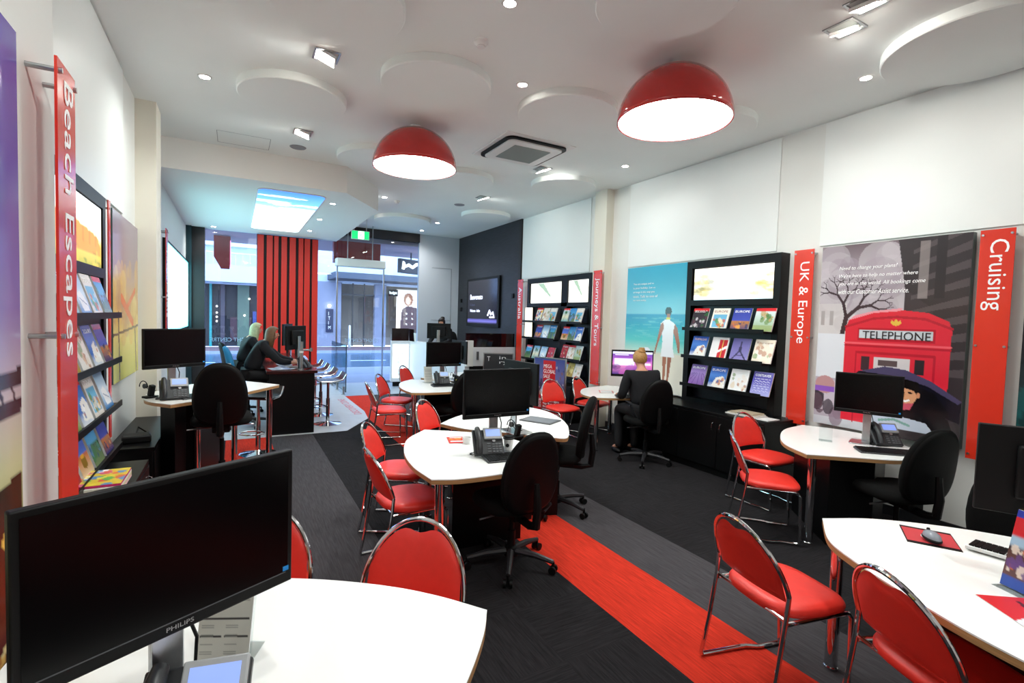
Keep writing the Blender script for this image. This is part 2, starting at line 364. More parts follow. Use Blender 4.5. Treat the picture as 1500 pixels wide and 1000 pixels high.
# dome pendants
RDOME = mat('glossy red enamel', 'c21a14', .12, coat=.6)
def dome(x, y, r, zr, lab):
    t = thing('dome_pendant', lab, 'lamp', (x, y, zr), 0, 'red dome pendants'); h = CH-zr-.035
    prof = [(r*math.cos(a), h*math.sin(a)) for a in [PI/2*i/20 for i in range(21)]]
    MB().lathe(prof[:-1]+[(.01, h)], 72, cap=False).build('shade', RDOME, t).modifiers.new('solid', 'SOLIDIFY').thickness = -.006
    MB().lathe([(r*.985, .004)]+[(.975*a, .97*b) for a, b in prof[1:-1]], 64, cap=False).build('shade_lining', WPL, t)
    MB().lathe([(0, .022), (r*.965, .022), (r*.965, .03), (0, .03)], 64).build('diffuser', emis('pendant diffuser', 'f8fffc', K_PEND), t)
    MB().lathe([(.06, h-.004), (.06, CH-zr), (0, CH-zr)], 24).build('ceiling_mount', WPL, t)
dome(1.76, 5.55, .457, 3.37, 'smaller-looking glossy red dome pendant farther into the room')
dome(3.15, 3.06, .452, 3.37, 'large glossy red dome pendant nearer the right wall')
# sky light panel in the soffit
cv = Cv(60, 150, '5aa0ec').grad([(0, '2f70d8'), (.22, '5c9ee8'), (.42, 'a8d0f6'), (.55, 'f4faff'), (1, 'ffffff')])
for i in range(26): cv.ell(rng.random(), .1+.6*rng.random(), .15+.3*rng.random(), .012+.03*rng.random(), 'ffffff', .5)
sk = thing('sky_light_panel', 'large rounded ceiling light panel showing blue sky and clouds in the soffit', 'light', (0, 0, 0))
def rrect(x0, y0, x1, y1, r, n=6):
    P = []
    for cx, cy, a in ((x1-r, y0+r, -90), (x1-r, y1-r, 0), (x0+r, y1-r, 90), (x0+r, y0+r, 180)):
        P += [(cx+r*math.cos(math.radians(a+90*i/n)), cy+r*math.sin(math.radians(a+90*i/n))) for i in range(n+1)]
    return P
MB().prism(rrect(.27, 7.98, 1.20, 11.9, .14), 3.448, 3.46).build('frame', WPL, sk)
# rounded picture: clamp the grid to the rounded outline
pc = picture('sky_picture', cv, (.285, 11.885, 3.446), (1, 0, 0), (0, -1, 0), .90, 3.89, sk, 1.15)
me = pc.data; x0, y0, x1, y1, rr = .285, 7.995, 1.185, 11.885, .13
for v in me.vertices:
    for cx, sx in ((x0+rr, -1), (x1-rr, 1)):
        for cy, sy in ((y0+rr, -1), (y1-rr, 1)):
            dx, dy = (v.co.x-cx)*sx, (v.co.y-cy)*sy
            if dx > 0 and dy > 0:
                d = math.hypot(dx, dy); m_ = max(dx, dy)
                v.co.x = cx+sx*dx/d*m_; v.co.y = cy+sy*dy/d*m_
# air conditioner cassette, smoke detectors, speakers, hatch
ac = thing('air_conditioner', 'square white ceiling air conditioner with black rounded slot and grille', 'air conditioner', (3.16, 5.58, CH), 0)
MB().box(-.48, .48, -.48, .48, -.012, 0).build('ceiling_plate', WPL, ac, .004)
MB().prism(rrect(-.42, -.42, .42, .42, .1), -.035, -.012).build('air_slot', BLKM, ac)
MB().prism(rrect(-.375, -.375, .375, .375, .08), -.052, -.02).build('panel', WPL, ac, .004)
g = MB()
for i in range(22): g.box(-.25, .25, -.25+i*.0235, -.25+i*.0235+.012, -.06, -.052)
g.build('grille', mat('grille grey', '9aa4a2', .5), ac)
for x, y, l in ((1.645, 3.60, 'round white smoke detector beside the near ceiling disc'), (2.62, 9.3, 'small smoke detector far back in front of the exit sign')):
    t = thing('smoke_detector', l, 'smoke detector', (x, y, CH), 0, 'smoke detectors')
    MB().lathe([(.055, 0), (.055, -.02), (.035, -.035), (.03, -.05), (0, -.052)], 28).build('body', WPL, t); MB().lathe([(.031, -.044), (.0325, -.044), (.0325, -.041), (.031, -.041)], 24).build('sensor_ring', DGREY, t)
for x, y, l in ((.70, 7.1, 'round grey speaker grille in the ceiling near the bulkhead'), (3.7, 8.9, 'round grey speaker grille in the ceiling far back')):
    tag(MB().lathe([(0, -.008), (.09, -.008), (.1, 0), (0, 0)], 32, (x, y, CH)).build('ceiling_speaker', mat('speaker grey', '8f8f94', .7)), l, 'speaker', 'ceiling speakers')
struct(MB().box(-.2, .38, 6.98, 6.985, CH-.001, CH).box(-.2, .38, 7.45, 7.455, CH-.001, CH).box(.375, .38, 6.98, 7.45, CH-.001, CH).box(-.2, -.195, 6.98, 7.45, CH-.001, CH).build('ceiling', SEAM))

# ================================================================ WALL GRAPHICS
def standoff_sign(name, lab, x, y0, z0, side, word, wl, wh, wz, gap, w=.21, h=1.85, extra=None):
    """vertical red acrylic sign, side=+1 right wall (faces -X), -1 left wall (faces +X)"""
    t = thing(name, lab, 'sign', (0, 0, 0), 0, 'vertical red destination signs')
    MB().box(x-.004, x+.004, y0, y0+w, z0, z0+h).build('panel', SIGN, t)
    s = side; fx = x-.005*s
    # word reads downwards
    ux = (0, 0, -1); uy = (0, 1, 0) if s < 0 else (0, -1, 0)
    cy = y0+w/2
    o = (fx, cy-wh/2 if s < 0 else cy+wh/2, wz)
    text(word, o, ux, uy, wl, wh, LET, t)
    for zz in (z0+.04, z0+h*.5, z0+h-.04):
        for yy in (y0+.018, y0+w-.018):
            a, b = sorted((x-.014*s, x+gap*s))
            MB().tube([(a, yy, zz), (b, yy, zz)], .009, 12).build('standoff', STEEL, t)
    return t
standoff_sign('destination_sign', 'red vertical sign reading Beach Escapes on long rods at the left wall', -.52, 2.215, .69, -1, 'Beach Escapes', .95, .135, 2.49, .08)
standoff_sign('destination_sign', 'red vertical sign reading UK & Europe beside the black brochure rack', 5.27, 3.09, .69, 1, 'UK & Europe', .86, .125, 2.41, .08)
cs = standoff_sign('destination_sign', 'red vertical sign reading Cruising right of the telephone box poster', 5.27, 1.55, .69, 1, 'Cruising', .56, .15, 2.46, .08)
standoff_sign('destination_sign', 'red vertical sign reading Journeys & Tours beside the wall column', 5.13, 6.37, .69, 1, 'Journeys & Tours', 1.10, .12, 2.42, .06)
standoff_sign('destination_sign', 'red vertical sign reading Australia at the edge of the dark wall', 5.2, 9.0, .69, 1, 'Australia', .66, .12, 2.38, .14)
standoff_sign('destination_sign', 'thin red sign seen edge-on beside the glowing map light box', -.82, 8.22, .95, -1, 'Hot Deals', .9, .12, 2.5, .07)
t = thing('destination_sign', 'narrow red sign edge right of the left brochure rack screen', 'sign', (0, 0, 0), 0, 'vertical red destination signs'); MB().box(-.862, -.854, 4.92, 4.99, .69, 2.54).build('panel', SIGN, t); MB().tube([(-.898, 4.955, 2.48), (-.85, 4.955, 2.48)], .009, 12).build('standoff', STEEL, t)

# telephone box poster 1.2 x 1.8
cv = Cv(200, 300, 'b9aeb4').grad([(0, '6a5a60'), (.1, '8d7f88'), (.4, 'c9c2c6'), (.5, 'd4d0d2'), (1, 'c8c8d0')])
cv.blot(40, 0, .05, .55, .45, .12, ['a79aa4', 'c6bec4', '8e7f8a', 'd8d2d6'], .35, .7)
cv.rect(.62, 0, 1, 1, '3b3336').poly([(.56, 0), (1, 0), (1, .95), (.86, .7), (.8, .35), (.62, .25)], '322b2e')
for i in range(9): cv.poly([(.66, .06+i*.075), (1, -.05+i*.085), (1, -.01+i*.085), (.66, .08+i*.075)], '5d5356', .6)
cv.rect(.80, 0, .86, .3, '2a2427').rect(.70, .02, .76, .3, 'a59a98', .5)
def tree(cv, x, y, a, L, w, d):
    x2, y2 = x+L*math.cos(a), y-L*math.sin(a)*.66; cv.line([(x, y), (x2, y2)], w, '3a2b30')
    if d: tree(cv, x2, y2, a+.35+.3*rng.random(), L*.74, w*.66, d-1); tree(cv, x2, y2, a-.35-.3*rng.random(), L*.74, w*.66, d-1)
cv.rect(0, .32, .22, .5, 'cdc7c6', .7).rect(.02, .36, .05, .44, 'a79f9e').rect(.09, .36, .12, .44, 'a79f9e')
tree(cv, .19, .5, 1.4, .16, .018, 6)
cv.v = cv.v+.045; cv.rect(0, .53, .26, .78, 'd9dbe2').rect(0, .78, .3, 1, 'b2a8b4'); cv.blot(14, 0, .8, .28, 1, .05, ['5a4550', '8a7484', '2e2630', 'c8bcc8'], .8)
cv.ell(.08, .82, .08, .05, 'b98a8c').rect(.0, .83, .16, .86, '8a55b8')
R1, R2, R3 = 'd8283a', 'b41c2e', 'e85a66'
cv.poly([(.22, .50), (.24, .455), (.42, .415), (.6, .40), (.78, .415), (.90, .455), (.92, .50), (.91, 1), (.22, 1)], R1)
cv.poly([(.24, .455), (.42, .415), (.6, .405), (.62, .39), (.42, .405), (.28, .43)], 'e8929c')
cv.line([(.22, .49), (.42, .445), (.58, .435), (.76, .445), (.92, .49)], .006, R2)
cv.rect(.32, .50, .82, .555, 'c6ccd2').line([(.32, .5), (.82, .5), (.82, .556), (.32, .556), (.32, .5)], .006, R2)
cv.line([(.22, .578), (.92, .578)], .005, R3).line([(.22, .59), (.92, .59)], .004, R2)
cv.line([(.31, 1), (.31, .625), (.83, .625), (.83, 1)], .006, R2)
cv.rect(.35, .645, .41, .72, '3d2a30').rect(.44, .645, .68, .72, 'cfc6c8').rect(.71, .645, .77, .72, '2d2428').rect(.47, .66, .60, .69, '5a4a4c')
cv.ell(.575, .468, .03, .012, 'e0b84a'); cv.poly([(.54, .468), (.545, .45), (.56, .46), (.575, .445), (.59, .46), (.605, .45), (.61, .468)], 'e0b84a')
UM = [(.22, .79), (.34, .725), (.52, .69), (.66, .70), (.82, .745), (1, .83), (.99, .93), (.86, .90), (.80, .90), (.6, .80), (.4, .80)]
cv.poly(UM, '14121e').poly([(.34, .725), (.52, .69), (.66, .70), (.82, .745), (1, .825), (.98, .84), (.80, .77), (.6, .735), (.45, .73)], '4a4262')
cv.poly([(.42, 1), (.5, .9), (.62, .87), (.78, .86), (.93, .92), (.97, 1)], '100d12').poly([(.4, .80), (.66, .76), (.84, .80), (.95, .9), (.8, .95), (.5, .9)], '0d0b10')
cv.ell(.665, .815, .075, .062, 'd99a72').poly([(.59, .80), (.60, .765), (.66, .745), (.74, .755), (.755, .80), (.745, .83), (.72, .80), (.66, .79)], '120d0d')
cv.ell(.745, .82, .012, .014, 'cf8c66').line([(.635, .815), (.655, .813)], .004, '2a1a14').line([(.685, .81), (.705, .812)], .004, '2a1a14').line([(.64, .848), (.665, .856), (.69, .848)], .005, 'ffffff').line([(.66, .82), (.655, .835)], .004, 'b87850')
cv.poly([(.63, .87), (.72, .86), (.70, .895), (.65, .90)], 'd0556a').line([(.58, .94), (.54, .955)], .012, 'd99a72').line([(.56, .94), (.585, .87)], .005, '9ab4d4')
cv.poly([(.40, .96), (.58, .93), (.80, .95), (.86, 1), (.42, 1)], 'c6cede').line([(.5, .97), (.6, .955), (.7, .975)], .006, '7fa8a0')
# lower part of the poster image compressed: keep figure above the bottom edge
def flat_poster(name, lab, cv, x, y1, z0, w, h, side, thick=.012, group=None, label2=None):
    t = thing(name, lab, 'poster', (0, 0, 0), 0, group); s = side
    a, b = sorted((x, x+thick*s)); ya, yb = (y1-w, y1)
    MB().box(a, b, ya, yb, z0, z0+h).build('panel', mat('poster edge', '2c4a48', .3), t)
    if s > 0: picture('print', cv, (x-.001, yb, z0), (0, -1, 0), (0, 0, 1), w, h, t, 0, .2)
    else: picture('print', cv, (x+.001, ya, z0), (0, 1, 0), (0, 0, 1), w, h, t, 0, .2)
    return t
cv.v = cv.v-.045; pt = flat_poster('telephone_poster', 'large wall poster of a red telephone box with a man under a black umbrella', cv, 5.27, 3.005, .745, 1.2, 1.795, 1, .0645)
text('TELEPHONE', (5.267, 2.585, 1.630), (0, -1, 0), (0, 0, 1), .54, .075, mat('dark print', '241b20', .4), pt)
for i, s_ in enumerate(('Need to change your plans?', "We're here to help no matter where", 'you are in the world. All bookings come', 'with our Customer Assist service.')):
    text(s_, (5.267, 2.83, 2.285-i*.075), (0, -1, 0), (0, 0, 1), (.50, .66, .72, .60)[i], .046, LET, pt, shear=.25)
# sea poster
cv = Cv(120, 180).grad([(0, '3aa9c8'), (.2, '55b4cc'), (.38, '7cc4d2'), (.39, '1f8fb4'), (.48, '1d9fb6'), (.6, '5cc8c4'), (.68, 'b4dccf'), (.70, 'e0dccb'), (1, 'f0ece0')])
for i in range(60): cv.ell(rng.random(), .40+.27*rng.random(), .05+.08*rng.random(), .002+.003*rng.random(), '7fd4d4', .35)
cv.poly([(.60, .46), (.66, .43), (.74, .43), (.82, .46), (.80, .55), (.80, .64), (.83, .72), (.62, .72), (.64, .6), (.63, .55)], 'eef0f4')
cv.poly([(.60, .47), (.645, .445), (.65, .50), (.57, .62), (.53, .70), (.51, .70), (.55, .6)], 'a8705a').poly([(.82, .46), (.86, .49), (.90, .6), (.90, .68), (.88, .68), (.85, .6), (.80, .52)], 'a8705a')
cv.ell(.715, .365, .05, .035, '2a211e').rect(.69, .385, .74, .43, 'a8705a').line([(.69, .42), (.74, .42)], .008, 'd8d44a').poly([(.65, .72), (.71, .72), (.70, .85), (.68, .98), (.65, .98), (.66, .85)], 'a8705a').poly([(.73, .72), (.79, .72), (.76, .86), (.73, .99), (.70, .99), (.73, .86)], '9c6450')
cv.ell(.38, .69, .07, .035, 'eceef4')
sp = flat_poster('beach_poster', 'wall poster of a woman in white standing at a turquoise sea', cv, 5.27, 5.92, .745, 1.2, 1.795, 1, .0795)
for i in range(5): text(('You are unique and so', 'is your holiday. Let us', 'arrange it the way you', 'want. Talk to one of', 'our team today.')[i], (5.267, 5.78, 2.27-i*.06), (0, -1, 0), (0, 0, 1), (.42, .45, .44, .5, .28)[i], .035, LET, sp)
# city lights poster on the near left wall
cv = Cv(90, 180).grad([(0, '5a3fa8'), (.2, '5b4aa8'), (.38, '8a78b8'), (.5, 'c9b8bc'), (.6, 'cfcfa0'), (.68, '9c9a4a'), (.78, '4a3218'), (.86, '3a1c2c'), (1, '5a2a6a')])
cv.poly([(0, 0), (.55, .1), (.8, .34), (.66, .34), (.4, .12), (.5, .36), (.25, .35), (.2, .15), (.1, .3), (0, .3)], '2b2740', .6)
cv.poly([(0, .70), (.5, .64), (1, .61), (1, .78), (.5, .84), (0, .85)], '2e2212').line([(0, .50), (1, .475)], .012, '2a2430').line([(0, .54), (1, .515)], .010, '2a2430')
for i in range(16): cv.line([(i/15, .50-.025*i/15), ((i+.5)/15, .54-.025*i/15)], .005, '2a2430')
for i in range(9): cv.line([(.06+i/9, .53), (.06+i/9, .66)], .005, '4a4450')
for i in range(16):
    y = .80+.18*rng.random(); x = rng.random()*.6; cv.line([(x, y), (x+.4, y-.06)], .006, ['f0d070', 'e8e0a0', '9a5ab8', 'c08040'][i % 4])
cv.blot(20, 0, .68, 1, .9, .03, ['f0c040', 'ffd060', '1c1208', 'e06020'], .8, .4)
flat_poster('city_poster', 'tall city lights poster in purple and yellow, cut by the left edge of the view', cv, -.584, 2.10, .35, 1.3, 2.19, -1)
# autumn poster behind left rack
cv = Cv(80, 140).grad([(0, '8d7f92'), (.3, 'a08a8c'), (.55, 'd2a860'), (.75, 'e0cf70'), (1, 'c8c850')])
cv.blot(40, 0, .3, 1, .7, .09, ['e0b050', 'c89a50', 'f0d880', 'b08a6a'], .4).line([(.3, .5), (.75, .66)], .03, 'd8662a').line([(.5, .56), (.85, .44)], .02, 'd8662a').line([(0, .72), (1, .68)], .008, '5a4a30').line([(.18, .6), (.22, .98)], .02, '6a5a30').line([(.85, .7), (.9, .98)], .02, '8a7a40')
flat_poster('sunset_poster', 'hazy golden wall poster behind the left brochure rack, beside the cream column', cv, -.872, 6.36, 1.08, 1.2, 1.44, -1)
# poster at far right edge
cv = Cv(60, 120).grad([(0, '1a2028'), (.5, '0e1218'), (.8, '1e3a3c'), (1, '101418')]); cv.blot(12, 0, .6, 1, .95, .08, ['2a8a7a', '1a5a5a', '14181c'], .6)
flat_poster('dark_poster', 'dark wall poster edge right of the red Cruising sign', cv, 5.27, 1.47, .745, 1.2, 1.795, 1, .0795)
# glowing map light box (left wall, front zone)
cv = Cv(120, 50, 'ffffff').grad([(0, '60e4f0'), (.2, 'b0f6ff'), (.8, 'b8f8ff'), (1, '60d8f0')]); cv.blot(70, .05, .1, .95, .9, .035, ['f4ffff', 'd0fcd8', 'a0ecff', 'e8ffc8'], .5)
lb = thing('map_light_box', 'big glowing cyan and white map light box on the left wall past the column', 'light box', (0, 0, 0))
MB().box(-.898, -.86, 8.62, 12.45, 1.33, 2.72).build('casing', BLKM, lb)
picture('map_print', cv, (-.858, 8.66, 1.37), (0, 1, 0), (0, 0, 1), 3.75, 1.31, lb, 2.6)
tv = thing('wall_screen', 'dark wall screen beside the black window post past the glowing map', 'screen', (0, 0, 0))
struct(MB().box(-.9, -.8, 12.46, 12.55, 0, 3.46).build('trim_10', mat('teal post', '10343c', .5))); 
for o_ in [tv]: bpy.data.objects.remove(o_)

# ================================================================ BROCHURE RACKS
def sty(bg, kind, title=None, tc='ffffff', top=None):
    cv = Cv(26, 34, bg)
    K = {'night': lambda: cv.grad([(0, '2b3a9a'), (.55, '3c4cae'), (.6, 'b87838'), (1, '243070')]).blot(12, .1, .55, .9, .9, .06, ['e8a040', '203060', 'd86a30']),
         'village': lambda: cv.rect(.12, .3, .88, .88, '6fb4d8').blot(18, .15, .45, .85, .85, .08, ['d8a050', 'c85a30', '4a8a40', 'f0e0c0']),
         'dark': lambda: cv.grad([(0, '30282c'), (1, '3a3440')]).blot(22, .05, .25, .95, .95, .07, ['d8d0d4', '8a7a80', '5a3a44', '2a6a3a']),
         'tree': lambda: cv.grad([(0, 'd8e4e8'), (.5, 'b8ccc0'), (1, '7a9a5a')]).blot(12, .3, .2, .95, .7, .11, ['4a7a3a', '6a8a4a', 'b89a60']).rect(0, .75, 1, 1, '8a9a50', .6),
         'guard': lambda: cv.rect(.45, .1, .95, .95, 'c8242c').line([(.4, .7), (1, .4)], .05, 'ffffff').line([(.7, .1), (.7, .95)], .02, 'e8c860'),
         'eiffel': lambda: cv.grad([(0, '5a56a0'), (1, '8a80c0')]).line([(.5, .15), (.45, .6), (.1, 1)], .035, '2c2650').line([(.5, .15), (.55, .6), (.95, 1)], .035, '2c2650').line([(.3, .75), (.72, .75)], .02, '2c2650'),
         'people': lambda: cv.blot(16, .1, .2, .9, .9, .1, ['d8b090', 'e8d8c0', 'b07858', '88a070', 'f0e8e0']),
         'lavender': lambda: cv.grad([(0, '6a4a9a'), (.4, '9a7ac0'), (1, '7a4a98')]) and [cv.line([(.5+.1*i, .4), (.2+.4*i, 1)], .02, '4a2a70', .6) for i in range(-3, 4)],
         'santorini': lambda: cv.grad([(0, '2450b8'), (.4, '4a80d0'), (.7, '2a60b0'), (1, 'e8ecf0')]).poly([(.2, .9), (.4, .5), (.8, .4), (1, .6), (1, .95)], 'f0ece4').blot(8, .3, .5, .95, .85, .06, ['c87848', 'ffffff', '3a5aa0']),
         'waves': lambda: cv.grad([(0, '4a3fa0'), (.4, '5048b0'), (1, 'a8a8e0')]) and [cv.line([(.1+.2*j, .32+.1*i), (.2+.2*j, .29+.1*i), (.3+.2*j, .32+.1*i)], .012, 'dfe0f8', .7) for i in range(6) for j in range(4)],
         'mosaic': lambda: cv.blot(45, .0, .15, 1, 1, .09, ['d84a30', 'e8c040', '4a8a40', '3a6ab0', 'f0e8d8', '8a3a60'], .9),
         'sea': lambda: cv.grad([(0, '2a80c8'), (.45, '58a8d8'), (.5, '3a6a50'), (1, '7a8a60')]).blot(9, 0, .4, 1, .8, .13, ['3a5a70', '4a7a50', '6a8ac0']),
         'ship': lambda: cv.grad([(0, '88b8e0'), (.5, 'd8e8f4'), (1, '3a7ab8')]).poly([(.2, .5), (.6, .42), (.9, .7), (.85, .9), (.3, .9)], 'f4f4f6').line([(.3, .6), (.8, .75)], .015, '6a80a0'),
         'gold': lambda: cv.grad([(0, 'c8b050'), (1, 'a88830')]).blot(10, .1, .3, .9, .9, .1, ['e8d890', '6a5020', 'd8c070']),
         'red': lambda: cv.grad([(0, 'c01c24'), (1, 'a01820')]).blot(10, .1, .35, .9, .95, .09, ['e8d8d0', '6a2a30', 'd88a60']),
         'palm': lambda: cv.grad([(0, '58a8d0'), (.6, 'e8e0c0'), (1, '3aa0b0')]).line([(.3, .9), (.5, .3)], .02, '5a4a30').blot(5, .35, .2, .7, .35, .09, ['2a6a3a']),
         'desert': lambda: cv.grad([(0, '3a50b8'), (.5, '5a78d0'), (.52, 'c86a30'), (1, 'e0c8a0')]).ell(.5, .68, .22, .14, '8a6a28').ell(.5, .55, .15, .05, 'e0a030')}
    K[kind]()
    if top: cv.rect(0, 0, 1, .13, top)
    return cv, title, tc
NB = [0]
def brochure(lab, style, o, ux, uy, grp, w=.20, h=.275):
    cv, title, tc = style
    o, ux, uy = Vector(o), Vector(ux).normalized(), Vector(uy).normalized(); n = ux.cross(uy)
    t = thing('brochure', lab, 'brochure', tuple(o), 0, grp)
    MB().obox((0, 0, 0), ux*w, uy*h, -n*.012).build('pages', WPL, t)
    picture('cover', cv, n*.001, ux, uy, w, h, t, 0, .25)
    if title: text(title, ux*w*.1+uy*h*.80+n*.002, ux, uy, w*.8, h*.1, mat('print '+tc, tc, .4), t, depth=.0006)
    return t
def rack(lab, cols, wx, front, side, zb, ztop, shelves, lite, ledge=.15):
    """black brochure rack; cols = list of (y_low, y_high); side +1 = on the right wall"""
    t = thing('brochure_rack', lab, 'display rack', (0, 0, 0), 0, 'black illuminated brochure racks'); s = side
    Y0 = min(c[0] for c in cols)-.08; Y1 = max(c[1] for c in cols)+.10
    def bx(m, xa, xb, *r): a, b = sorted((xa, xb)); return m.box(a, b, *r)
    m = MB(); bx(m, front, wx, Y0, Y0+.08, zb, ztop); bx(m, front, wx, Y1-.08, Y1, zb, ztop); bx(m, front, wx, Y0+.08, Y1-.08, ztop-.09, ztop)
    zl = lite[0]
    for k in range(len(cols)-1): bx(m, front, wx, cols[k][1] if cols[k][1] < cols[k+1][0] else cols[k+1][1], cols[k+1][0] if cols[k][1] < cols[k+1][0] else cols[k][0], zb, ztop-.09)
    bx(m, front, wx, Y0+.08, Y1-.08, zl-.07, zl); bx(m, front, wx, Y0+.08, Y1-.08, zb, zb+.05)
    m.build('frame', BLK, t)
    m = MB(); bx(m, wx-.03*s, wx, Y0+.08, Y1-.08, zb, ztop-.09); m.build('back_panel', mat('dark blue-black back', '101420', .4), t)
    lo = min(.03, max(.005, (abs(wx-front)-.03)*.6))
    for (a, b), cv in zip(cols, lite[2]):
        if s > 0: picture('light_panel', cv, (front+lo, b, zl), (0, -1, 0), (0, 0, 1), b-a, lite[1]-zl, t, .62)
        else: picture('light_panel', cv, (front-lo, a, zl), (0, 1, 0), (0, 0, 1), b-a, lite[1]-zl, t, .62)
    for (a, b), zs in zip(cols, shelves):
        for z in zs:
            m = MB(); bx(m, front-ledge*s, wx-.03*s, a-.01, b+.01, z-.02, z); bx(m, front-ledge*s, front-(ledge-.008)*s, a-.01, b+.01, z, z+.022); m.build('shelf', BLK, t)
    return t
def warm(n): 
    c = Cv(60, 24, 'fffdf4'); c.blot(34, 0, .2, .22, .9, .08, ['b8a868', 'e8d8a0', '5a5a38'], .45); c.blot(30, .25, .6, 1, .9, .07, ['f0dca0', 'd8b878', 'fff4d0'], .4); c.blot(18, .78, .3, 1, .9, .08, ['e0c070', 'b88848', 'f4e4b0'], .5).rect(0, .93, 1, 1, 'a8e0f4', .6); return c
def tent():
    c = Cv(50, 26, 'fffdf8'); c.poly([(.2, 0), (.62, .7), (.68, .72), (.45, .1), (.42, 0)], '8aa08a').poly([(.42, 0), (.68, .7), (.95, 1), (1, .4), (.6, 0)], 'fff4dc').blot(6, .7, 0, 1, .5, .06, ['c8c8a0'], .4); return c
def uluru():
    c = Cv(40, 30, 'fff8e0').grad([(0, 'f4fcff'), (.5, 'fff4c8'), (.62, 'f0c060'), (1, '9a9a30')]); c.poly([(0, .66), (.05, .45), (.25, .38), (.6, .42), (.9, .5), (1, .68), (1, .8), (0, .8)], 'e08838'); c.blot(30, 0, .75, 1, 1, .05, ['7a8a20', 'd8b040', '5a6a20'], .7)
    for i in range(7): c.line([(.1+.13*i, .45), (.1+.13*i, .66)], .012, 'b05a20', .5)
    return c
rack('black lit brochure rack on the right wall beside the UK & Europe sign', [(3.48, 4.60)], 5.35, 5.20, 1, .72, 2.53, [[1.66, 1.31, .95]], (2.03, 2.43, [warm(0)]))
rack('wide two-column black brochure rack between the Australia and Journeys & Tours signs', [(6.80, 7.41), (7.60, 8.72)], 5.35, 5.20, 1, .62, 2.53, [[1.68, 1.36, 1.04, .73], [1.68, 1.36, .95]], (2.04, 2.43, [tent(), tent()]))
rack('black brochure rack on the left wall beside the Beach Escapes sign', [(3.42, 4.72)], -.90, -.855, -1, .60, 2.53, [[1.66, 1.33, 1.0, .68]], (2.0, 2.43, [uluru()]), .11)
UK = [[('black and white cover with a red top band', sty('30282c', 'dark', 'BRITAIN &\nIRELAND', 'ffffff', 'd02028')), ('white cover with a framed village photo', sty('efeadc', 'village', 'EUROPE', '8a2a30')),
       ('blue night harbour cover titled EUROPE', sty('2b3a9a', 'night', 'EUROPE', 'ffffff')), ('cover with tree, arch and red top band', sty('d8e4e8', 'tree', None, 'ffffff', 'd02028'))],
      [('blue dusk city cover with a dark red foot', sty('3048a8', 'santorini', 'TRAFALGAR', 'e8c0a0')), ('white cover with a red guardsman', sty('f0eeee', 'guard', None)),
       ('violet cover with an iron tower', sty('6a60a8', 'eiffel', None)), ('cream cover with smiling people', sty('e8dcc8', 'people', 'Europe', '8a5a40'))],
      [('purple lavender field cover titled EUROPE', sty('6a4a9a', 'lavender', 'EUROPE', 'ffffff')), ('blue island village cover titled EUROPE', sty('2450b8', 'santorini', 'EUROPE', 'ffffff')),
       ('white cover with a photo collage', sty('f0f0f0', 'people', None)), ('violet patterned cover titled COSTSAVER', sty('4a3fa0', 'waves', 'COSTSAVER', 'ffffff'))]]
YP = [4.50, 4.20, 3.91, 3.62]
for r, z in enumerate((1.66, 1.31, .95)):
    for k in range(4):
        brochure('%s, %s shelf by the UK & Europe sign' % (UK[r][k][0].replace('cover', 'brochure', 1), ('top', 'middle', 'bottom')[r]), UK[r][k][1], (5.075, YP[k]+(.0 if r else .01), z+.003), (0, -1, 0), (.30, 0, .95), 'brochures on the UK and Europe rack', .235, .27)
KN = ['mosaic', 'village', 'sea', 'ship', 'people', 'palm', 'red', 'gold', 'tree', 'night', 'desert', 'santorini']
CN = {'mosaic': 'many-coloured mosaic', 'village': 'village photo', 'sea': 'blue and green coast', 'ship': 'white ship', 'people': 'smiling faces', 'palm': 'palm and lagoon', 'red': 'red', 'gold': 'gold', 'tree': 'green tree', 'night': 'night city', 'desert': 'orange desert', 'santorini': 'blue island'}
def fill(rows, x, side, where, grp, w, h, lean=.3):
    for nm, z, ys, ks in rows:
        for i, (y, k) in enumerate(zip(ys, ks)):
            pos = ('first', 'second', 'third', 'fourth', 'fifth')[i]
            ux, uy = ((0, -1, 0), (lean, 0, .95)) if side > 0 else ((0, 1, 0), (-lean, 0, .95))
            brochure('%s brochure, %s from left, %s shelf of %s' % (CN[k], pos, nm, where), sty({'red': 'c01c24'}.get(k, 'e8e0d8'), k, None if i % 2 else 'TOURS', 'ffffff', 'd02028' if (i+len(nm)) % 3 == 0 else None), (x, y, z+.003), ux, uy, grp, w, h)
fill([('top', 1.68, (8.30, 8.06, 7.83), ('mosaic', 'people', 'village')), ('second', 1.36, (8.30, 8.06, 7.83), ('night', 'ship', 'sea')), ('bottom', .95, (8.66, 8.38, 8.12, 7.86), ('sea', 'palm', 'ship', 'red'))], 5.07, 1, 'Australia column of far rack', 'brochures on the Australia rack', .21, .27)
fill([('top', 1.68, (7.40, 7.2, 7.0), ('palm', 'sea', 'village')), ('second', 1.36, (7.40, 7.2, 7.0), ('desert', 'sea', 'santorini')), ('third', 1.04, (7.40, 7.2, 7.0), ('red', 'people', 'tree')), ('bottom', .73, (7.40, 7.2, 7.0), ('ship', 'gold', 'people'))], 5.07, 1, 'Journeys column of far rack', 'brochures on the Journeys and Tours rack', .185, .26)
LY = (3.50, 3.79, 4.08, 4.38)
fill([('top', 1.66, LY, ('palm', 'ship', 'village', 'sea')), ('second', 1.33, LY, ('gold', 'people', 'santorini', 'night')), ('third', 1.0, LY, ('tree', 'santorini', 'village', 'ship')), ('bottom', .68, LY, ('red', 'desert', 'sea', 'night'))], -.778, -1, 'the left wall rack', 'brochures on the left wall rack', .24, .275)
tag(MB().box(5.10, 5.11, 8.44, 8.70, 1.36, 1.95).build('light_card', emis('lit white card', 'fff6d8', .9)), 'tall glowing cream card in the Australia column of the far rack', 'display card')

